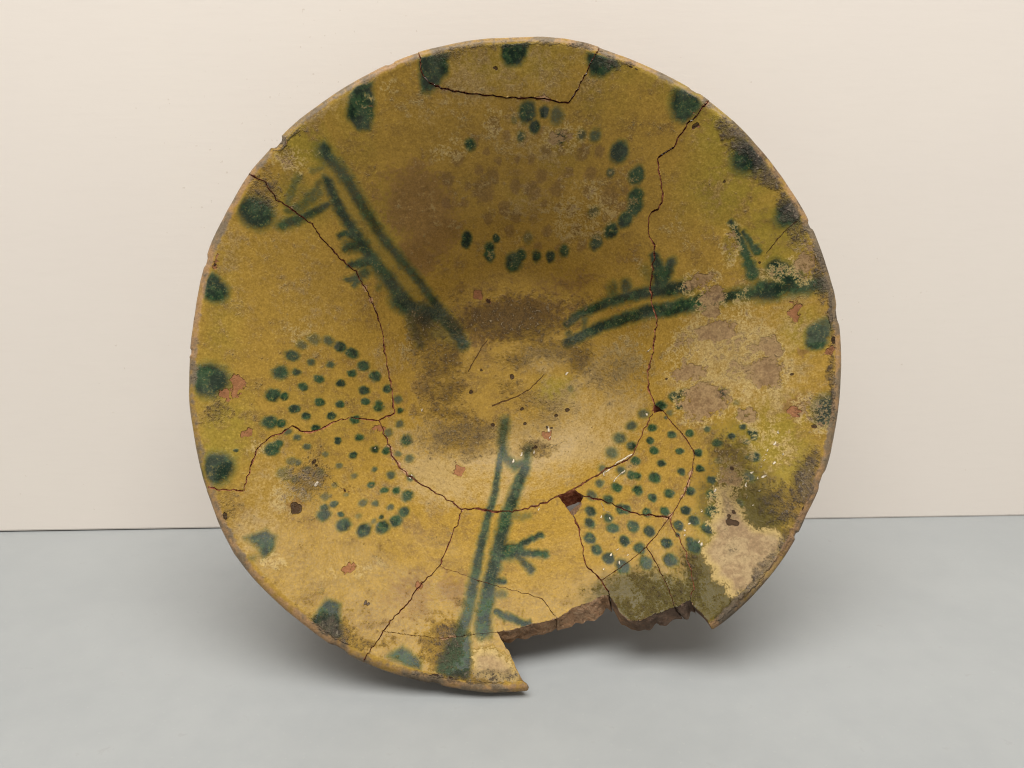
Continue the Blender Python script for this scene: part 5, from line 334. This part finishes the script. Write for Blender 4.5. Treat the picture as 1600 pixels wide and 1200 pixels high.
# square grid laid on the disc without a pole
NG = 620
g = np.linspace(-1, 1, NG + 1)
gx, gy = np.meshgrid(g, g); gx = gx.ravel(); gy = gy.ravel()
big = np.maximum(np.abs(gx), np.abs(gy))
with np.errstate(divide='ignore', invalid='ignore'):
    ph = np.where(np.abs(gx) >= np.abs(gy), (math.pi / 4) * np.where(gx == 0, 0, gy / gx), math.pi / 2 - (math.pi / 4) * np.where(gy == 0, 0, gx / gy))
rr = np.where(np.abs(gx) >= np.abs(gy), gx, gy)
G = np.c_[rr * np.cos(ph), rr * np.sin(ph)]
HCELL = 2.0 / NG * 0.92
idx = np.arange((NG + 1) ** 2).reshape(NG + 1, NG + 1)
QUADS = np.c_[idx[:-1, :-1].ravel(), idx[:-1, 1:].ravel(), idx[1:, 1:].ravel(), idx[1:, :-1].ravel()]
ONRIM = big > 1 - 1e-9

# ------------------------------------------------------------------ pigment and wear as smooth fields over the disc
def near(cx, cy, r):
    return np.flatnonzero((np.abs(G[:, 0] - cx) < r) & (np.abs(G[:, 1] - cy) < r))
JIT = np.c_[vnoise(G, 60, 21), vnoise(G, 60, 22)] * 0.0045 + np.c_[vnoise(G, 150, 23), vnoise(G, 150, 24)] * 0.0035
def f_dots(field, rows, soft=1.0, k=1.0):
    for x, y, r, s in rows:
        i = near(x, y, r * 2.2); p = G[i] + JIT[i]
        d = np.hypot(p[:, 0] - x, p[:, 1] - y) / r
        field[i] = np.maximum(field[i], k * s * np.clip(1 - (d - (1 - .45 * soft)) / (.9 * soft), 0, 1))
def segdist(p, a, b):
    ab = b - a; L = max(float(ab @ ab), 1e-12); t = np.clip(((p - a) @ ab) / L, 0, 1)
    q = a + t[:, None] * ab
    return np.hypot(p[:, 0] - q[:, 0], p[:, 1] - q[:, 1]), t, q
def f_lines(field, rows, k=1.0, jit=1.0, fat=1.0, core=.5, soft=.95):
    for pts, w0, w1, s in rows:
        w0 *= fat; w1 *= fat; pts = np.array(pts); n = len(pts) - 1
        for j in range(n):
            a, b = pts[j], pts[j + 1]; c = (a + b) / 2; e = np.abs(b - a).max() / 2 + 3 * max(w0, w1)
            i = near(c[0], c[1], e)
            d, t, _ = segdist(G[i] + JIT[i] * jit, a, b); w = w0 + (w1 - w0) * (j + t) / n
            field[i] = np.maximum(field[i], k * s * np.clip(1 - (d / w - core) / soft, 0, 1))
def inside(p, P):
    c = np.zeros(len(p), bool)
    for a, b in zip(P, np.roll(P, -1, 0)):
        if a[1] == b[1]: continue
        m = ((a[1] > p[:, 1]) != (b[1] > p[:, 1])) & (p[:, 0] < (b[0] - a[0]) * (p[:, 1] - a[1]) / (b[1] - a[1]) + a[0]); c ^= m
    return c
def f_poly(field, rows, soft=0.016, jit=1.0):
    for pts, s in rows:
        P = np.array(pts); c = (P.max(0) + P.min(0)) / 2; e = (P.max(0) - P.min(0)).max() / 2 + 3 * soft
        i = near(c[0], c[1], e); p = G[i] + JIT[i] * jit; d = np.full(len(i), 9.)
        for a, b in zip(P, np.roll(P, -1, 0)): d = np.minimum(d, segdist(p, a, b)[0])
        d = np.where(inside(p, P), d, -d)
        field[i] = np.maximum(field[i], s * np.clip(.5 + d / soft * .5, 0, 1))
def f_blobs(field, rows, hard=1.0):
    for x, y, rx, ry, rot, s in rows:
        i = near(x, y, 2 * max(rx, ry)); p = G[i] + JIT[i] * 4 - (x, y)
        c, sn = math.cos(rot), math.sin(rot)      # rot counts as on the picture of the bowl, y up
        u = (p[:, 0] * c + p[:, 1] * sn) / rx; v = (-p[:, 0] * sn + p[:, 1] * c) / ry
        d = np.sqrt(u * u + v * v)
        field[i] = np.maximum(field[i], s * np.clip(1 - (d - .45) / 1.1, 0, 1))
NV = len(G)
FIELDS = {k: np.zeros(NV) for k in 'green fade wear buff ghost brown crust grime red pale olive dark white hair pit lip edge soot'.split()}
F = FIELDS
f_dots(F['green'], DOTS); f_lines(F['green'], LINES, jit=1.3, fat=1.34, core=.30, soft=1.25); f_poly(F['green'], GPOLY, .012)
F['fade'] = np.clip((vnoise(G, 7, 41) + .5) * .35 + (vnoise(G, 30, 42)) * .5, 0, .6)
for x, y, r, s in DOTS:
    if s < .8:
        i = near(x, y, r * 1.6); F['fade'][i] = np.maximum(F['fade'][i], (1 - s) * 1.7)
f_blobs(F['wear'], WEAR); f_poly(F['buff'], WPOLY, .03)
f_dots(F['ghost'], BDOTS); f_blobs(F['brown'], BROWN); f_blobs(F['crust'], CRUST); f_blobs(F['grime'], GRIME); f_poly(F['grime'], GMPOLY, .03)
f_blobs(F['red'], RED); f_blobs(F['pale'], PALE); f_poly(F['pale'], PPOLY, .05); f_blobs(F['olive'], OLIVE); f_blobs(F['dark'], DARK)
f_lines(F['white'], WHITE, jit=1.0); f_lines(F['white'], SCRATCH, .66, jit=.6)
f_lines(F['hair'], HAIR, jit=.7); f_dots(F['pit'], PITS, .8)
S = np.hypot(G[:, 0], G[:, 1])
F['lip'] = np.clip((S - .950) / .035, 0, 1) * (.85 + .5 * vnoise(np.c_[np.arctan2(G[:, 1], G[:, 0]) * 5, S * 0], 1, 31))

# ------------------------------------------------------------------ sherds
def loop_of(spec):
    pts, ins = [], []
    def seg_arc(a, b):
        t0, t1 = math.atan2(a[1], a[0]), math.atan2(b[1], b[0]); d = (t1 - t0 + math.pi) % (2 * math.pi) - math.pi
        return [(1.12 * math.cos(t0 + d * k / 24), 1.12 * math.sin(t0 + d * k / 24)) for k in range(1, 24)]
    for tok in spec.split():
        nm = tok.rstrip('~'); c = [tuple(q) for q in CRACKS[nm]]
        if tok.endswith('~'): c = c[::-1]
        if pts and math.hypot(*pts[-1]) > 1.05 and math.hypot(*c[0]) > 1.05:
            for q in seg_arc(pts[-1], c[0]): ins.append(0.0); pts.append(q)
        if pts:
            if math.dist(pts[-1], c[0]) < 1e-6: c = c[1:]
            else: ins.append(0.0); pts.append(c[0]); c = c[1:]
        else: pts.append(c[0]); c = c[1:]
        for q in c: ins.append(GAPS.get(nm, 0.0)); pts.append(q)
    if math.hypot(*pts[-1]) > 1.05 and math.hypot(*pts[0]) > 1.05:
        for q in seg_arc(pts[-1], pts[0]): ins.append(0.0); pts.append(q)
    if math.dist(pts[-1], pts[0]) < 1e-6: pts.pop()
    else: ins.append(0.0)
    P = np.array(pts); I = np.array(ins)
    area2 = np.sum(P[:, 0] * np.roll(P[:, 1], -1) - np.roll(P[:, 0], -1) * P[:, 1])
    if area2 < 0:                                    # anticlockwise
        P = P[::-1].copy(); I = np.roll(I[::-1], -1).copy()
    return P, I

BROKEN = [np.array(CRACKS[k]) for k in ('eA', 'eB', 'eC', 'e10', 'e11', 'e12', 'hrb')]
BREAK_SLANT = (.034, .020, .002, .030, .034, .002, .05)
bowl = bpy.data.objects.new('bowl', None)
COL.objects.link(bowl)
BASE = 1.0                                           # the Empty sits on the shelf under the lowest rim point
rot = Matrix(((1, 0, 0), (0, math.sin(TILT), -math.cos(TILT)), (0, math.cos(TILT), math.sin(TILT))))
low = rot @ Vector((0, -R * float(np.interp(-math.pi / 2, _tk, _rk)), 0)) + CENTRE
base = Vector((low.x, low.y, 0.0))
bowl.matrix_world = Matrix.Translation(base) @ rot.to_4x4()
SHIFT = rot.transposed() @ (CENTRE - base)
bowl['label'] = 'broken and mended yellow glazed pottery bowl with green dots and stripes, propped on its rim'
bowl['category'] = 'bowl'
bowl.empty_display_size = 0.02

rng = np.random.default_rng(11)
LABELS = {0: 'large sherd with the floor and the upper wall of the bowl', 1: 'small sherd at the top of the rim', 5: 'brownish sherd beside the bottom green stripe',
          6: 'pale edged sherd with the lowest stretch of rim', 11: 'worn right sherd with patches of bare clay', 9: 'olive sherd with a dark broken edge'}

def build_sherd(n, spec):
    P, I = loop_of(spec); Q = np.roll(P, -1, 0)
    lo, hi = P.min(0) - .02, P.max(0) + .02
    cand = np.flatnonzero((G[:, 0] > lo[0]) & (G[:, 0] < hi[0]) & (G[:, 1] > lo[1]) & (G[:, 1] < hi[1]))
    ins = inside(G[cand], P)
    best = np.full(len(cand), 9.0); bq = np.zeros((len(cand), 2)); bn = np.zeros((len(cand), 2)); bi = np.zeros(len(cand))
    pc = G[cand]
    for a, b, w in zip(P, Q, I):
        m = np.flatnonzero((pc[:, 0] > min(a[0], b[0]) - .045) & (pc[:, 0] < max(a[0], b[0]) + .045) & (pc[:, 1] > min(a[1], b[1]) - .045) & (pc[:, 1] < max(a[1], b[1]) + .045))
        if not len(m): continue
        d, t, q = segdist(pc[m], a, b); e = b - a; nn = np.array((-e[1], e[0])) / max(np.hypot(*e), 1e-9)
        u = d < best[m]; k = m[u]; best[k] = d[u]; bq[k] = q[u]; bn[k] = nn; bi[k] = w
    sd = np.where(ins, -best, best)
    wob = .65 + .9 * (vnoise(pc, 26, 60) + .5) * (vnoise(pc, 90, 61) + .5) * 2
    inset = bi * wob
    keep = sd <= .45 * HCELL                                       # topology by the true edge
    full = np.zeros(NV, bool); full[cand[keep]] = True
    quads = QUADS[full[QUADS].all(1)]
    used = np.unique(quads); mp = np.full(NV, -1); mp[used] = np.arange(len(used))
    quads = mp[quads]; nu = len(used)
    pos = np.full(NV, -1); pos[cand] = np.arange(len(cand)); ci = pos[used]
    sdu, qu, nu_, iu, g2 = sd[ci], bq[ci], bn[ci], inset[ci], G[used]
    def snapped(k):
        p = g2.copy(); m = sdu > -(iu * k + .5 * HCELL)
        p[m] = qu[m] + nu_[m] * (iu[m] * k)[:, None]
        return p, m
    pin, near_edge = snapped(1.0); pout, _ = snapped(-0.25)
    onrim = ONRIM[used]
    pin[onrim] /= np.maximum(np.hypot(pin[onrim, 0], pin[onrim, 1]), 1e-9)[:, None]
    pout[onrim] = pin[onrim]
    for c, push in zip(BROKEN, BREAK_SLANT):
        db = np.full(nu, 9.)
        for a, b in zip(c[:-1], c[1:]): db = np.minimum(db, segdist(g2, a, b)[0])
        m = (db < .012) & (sdu > -.5 * HCELL) & ~onrim
        if not m.any(): continue
        ch = c[-1] - c[0]; out = np.array((-ch[1], ch[0])) / np.hypot(*ch)
        if (nu_[m] @ out).mean() > 0: out = -out
        ker = np.ones(9) / 9; cp = np.concatenate([np.repeat(c[:1], 4, 0), c, np.repeat(c[-1:], 4, 0)])
        cs = np.c_[np.convolve(cp[:, 0], ker, 'valid'), np.convolve(cp[:, 1], ker, 'valid')]
        bd = np.full(m.sum(), 9.); qq = np.zeros((m.sum(), 2))
        for a, b in zip(cs[:-1], cs[1:]):
            d_, _, q_ = segdist(g2[m], a, b); u_ = d_ < bd; bd[u_] = d_[u_]; qq[u_] = q_[u_]
        if push > .01: pout[m] = qq
        pout[m] += out * (push * (.8 + vnoise(g2[m], 14, 90) * .4 + vnoise(g2[m], 40, 91) * .06))[:, None]
    top = surface(pin, 0); bot = surface(pout, 1); bot[onrim] = top[onrim]
    # boundary edges of the patch
    e = np.concatenate([quads[:, [0, 1]], quads[:, [1, 2]], quads[:, [2, 3]], quads[:, [3, 0]]])
    key = np.sort(e, 1); code = key[:, 0] * nu + key[:, 1]
    un, first, cnt = np.unique(code, return_index=True, return_counts=True)
    be = e[first[cnt == 1]]
    be = be[~(onrim[be[:, 0]] & onrim[be[:, 1]])]
    bv = np.unique(be); bm = np.full(nu, -1); bm[bv] = np.arange(len(bv)); nb = len(bv)
    # is a boundary vertex on the lost part's edge?
    db = np.full(nb, 9.)
    for c in BROKEN:
        for a, b in zip(c[:-1], c[1:]): db = np.minimum(db, segdist(g2[bv], a, b)[0])
    broken = (db < .012).astype(float)
    # walls of the break
    fr = np.array([0.0, .05, .16, .28, .38, .48, .58, .68, .78, .88, 1.0]); rows = []
    lip_pin = onrim[bv]
    for k, f in enumerate(fr):
        pk = top[bv] * (1 - f) + bot[bv] * f
        if 0 < k < len(fr) - 1:
            am = np.where(broken > .5, .005, .0015) * (~lip_pin)
            nz = np.c_[vnoise(np.c_[g2[bv, 0] + f * .7, g2[bv, 1] - f * .9], 24, 70), vnoise(np.c_[g2[bv, 0] - f, g2[bv, 1] + f * .6], 24, 71)] + .8 * np.c_[vnoise(np.c_[g2[bv, 0] + f * 3, g2[bv, 1]], 110, 72), vnoise(np.c_[g2[bv, 0], g2[bv, 1] + f * 3], 110, 73)]
            pk[:, :2] += nz * am[:, None]
            if k <= 4: pk[:, :2] += (np.clip(1 - broken, 0, 1) * (~lip_pin))[:, None] * (pout[bv] - pin[bv]) * (.85 if k == 1 else .6)
        if k > 0:
            for _ in range(18):
                acc = np.zeros_like(pk); cnt_ = np.zeros(nb)
                for x_, y_ in ((0, 1), (1, 0)):
                    np.add.at(acc, bm[be[:, x_]], pk[bm[be[:, y_]]]); np.add.at(cnt_, bm[be[:, x_]], 1)
                avg = acc / np.maximum(cnt_, 1)[:, None]
                mv = (broken > .5) & ~lip_pin & (cnt_ == 2)
                pk[mv] = .4 * pk[mv] + .6 * avg[mv]
            if k < len(fr) - 1:
                ua = g2[bv, 0] + g2[bv, 1] * .7
                nz3 = [vnoise(np.c_[ua + o_, np.full(nb, f * .075 + o_)], 42, 80 + o_) + .7 * vnoise(np.c_[ua, np.full(nb, f * .075 + o_)], 120, 84 + o_) for o_ in (0, 1, 2)]
                pk += (broken * (~lip_pin))[:, None] * np.c_[nz3[0], nz3[1], nz3[2]] * .0055
        rows.append(pk)
    nr = len(fr); bot[bv] = rows[-1]; bot[onrim] = top[onrim]
    # vertices: top, outer (rim ones shared), wall rows
    onr = np.flatnonzero(onrim); om = np.arange(nu) + nu
    notr = np.flatnonzero(~onrim); om = np.full(nu, -1); om[notr] = nu + np.arange(len(notr)); om[onr] = onr
    co = np.concatenate([top, bot[notr]] + rows) * R
    w0 = nu + len(notr)
    f_top = quads; f_bot = om[quads][:, ::-1]
    a, b = bm[be[:, 0]], bm[be[:, 1]]
    fw = [np.c_[w0 + k * nb + b, w0 + k * nb + a, w0 + (k + 1) * nb + a, w0 + (k + 1) * nb + b] for k in range(nr - 1)]
    wall_broken = np.tile((broken[a] + broken[b]) > .9, nr - 1)
    faces = np.concatenate([f_top, f_bot] + fw)
    mats = np.concatenate([np.zeros(len(f_top), int), np.where(S[used[quads]].min(1) > .90, 0, 1), np.where(wall_broken, 1, 2)])
    # tiny misalignment of the mended pieces
    cen = top.mean(0) * R
    if n not in (0,):
        tx, ty, dz = rng.normal(0, .0035), rng.normal(0, .0035), rng.normal(0, .0004)
        co[:, 2] += (co[:, 0] - cen[0]) * tx + (co[:, 1] - cen[1]) * ty + dz
    co = co + np.array(SHIFT)
    kind = 'floor_sherd' if n == 0 else ('rim_sherd' if onrim.any() else 'wall_sherd')
    me = bpy.data.meshes.new(kind)
    nf = len(faces)
    me.vertices.add(len(co)); me.vertices.foreach_set('co', co.astype(np.float32).ravel())
    me.loops.add(nf * 4); me.loops.foreach_set('vertex_index', faces.astype(np.int32).ravel())
    me.polygons.add(nf); me.polygons.foreach_set('loop_start', (np.arange(nf) * 4).astype(np.int32))
    me.polygons.foreach_set('material_index', mats.astype(np.int32))
    me.polygons.foreach_set('use_smooth', np.ones(nf, bool))
    for m in (M_GLAZE, M_BODY, M_JOINT): me.materials.append(m)
    me.update(calc_edges=True); me.validate()
    # attributes
    edge = np.clip(1 - (-sdu) / .022, 0, 1)
    dark_break_b = np.clip(1 - np.hypot(g2[bv, 0] - .42, g2[bv, 1] + .72) / .30, 0, 1)
    dark_break_b = np.maximum(dark_break_b, .75 * np.clip(1 - np.hypot(g2[bv, 0] - .03, g2[bv, 1] + .79) / .09, 0, 1))
    for k in FIELDS:
        v = FIELDS[k][used] if k != 'edge' else edge * (vnoise(g2, 8, 77) + .75)
        if k == 'lip': v = v
        wv = FIELDS[k][used[bv]] if k != 'dark_break' else dark_break_b
        full_v = np.concatenate([v, v[notr] if k != 'dark_break' else np.zeros(len(notr))] + [wv] * nr)
        at = me.attributes.new(k, 'FLOAT', 'POINT'); at.data.foreach_set('value', full_v.astype(np.float32))
    o = bpy.data.objects.new(kind, me); COL.objects.link(o)
    o.parent = bowl
    if n in LABELS: o['label'] = LABELS[n]
    return o

for n, spec in enumerate(LOOPS):
    build_sherd(n, spec)
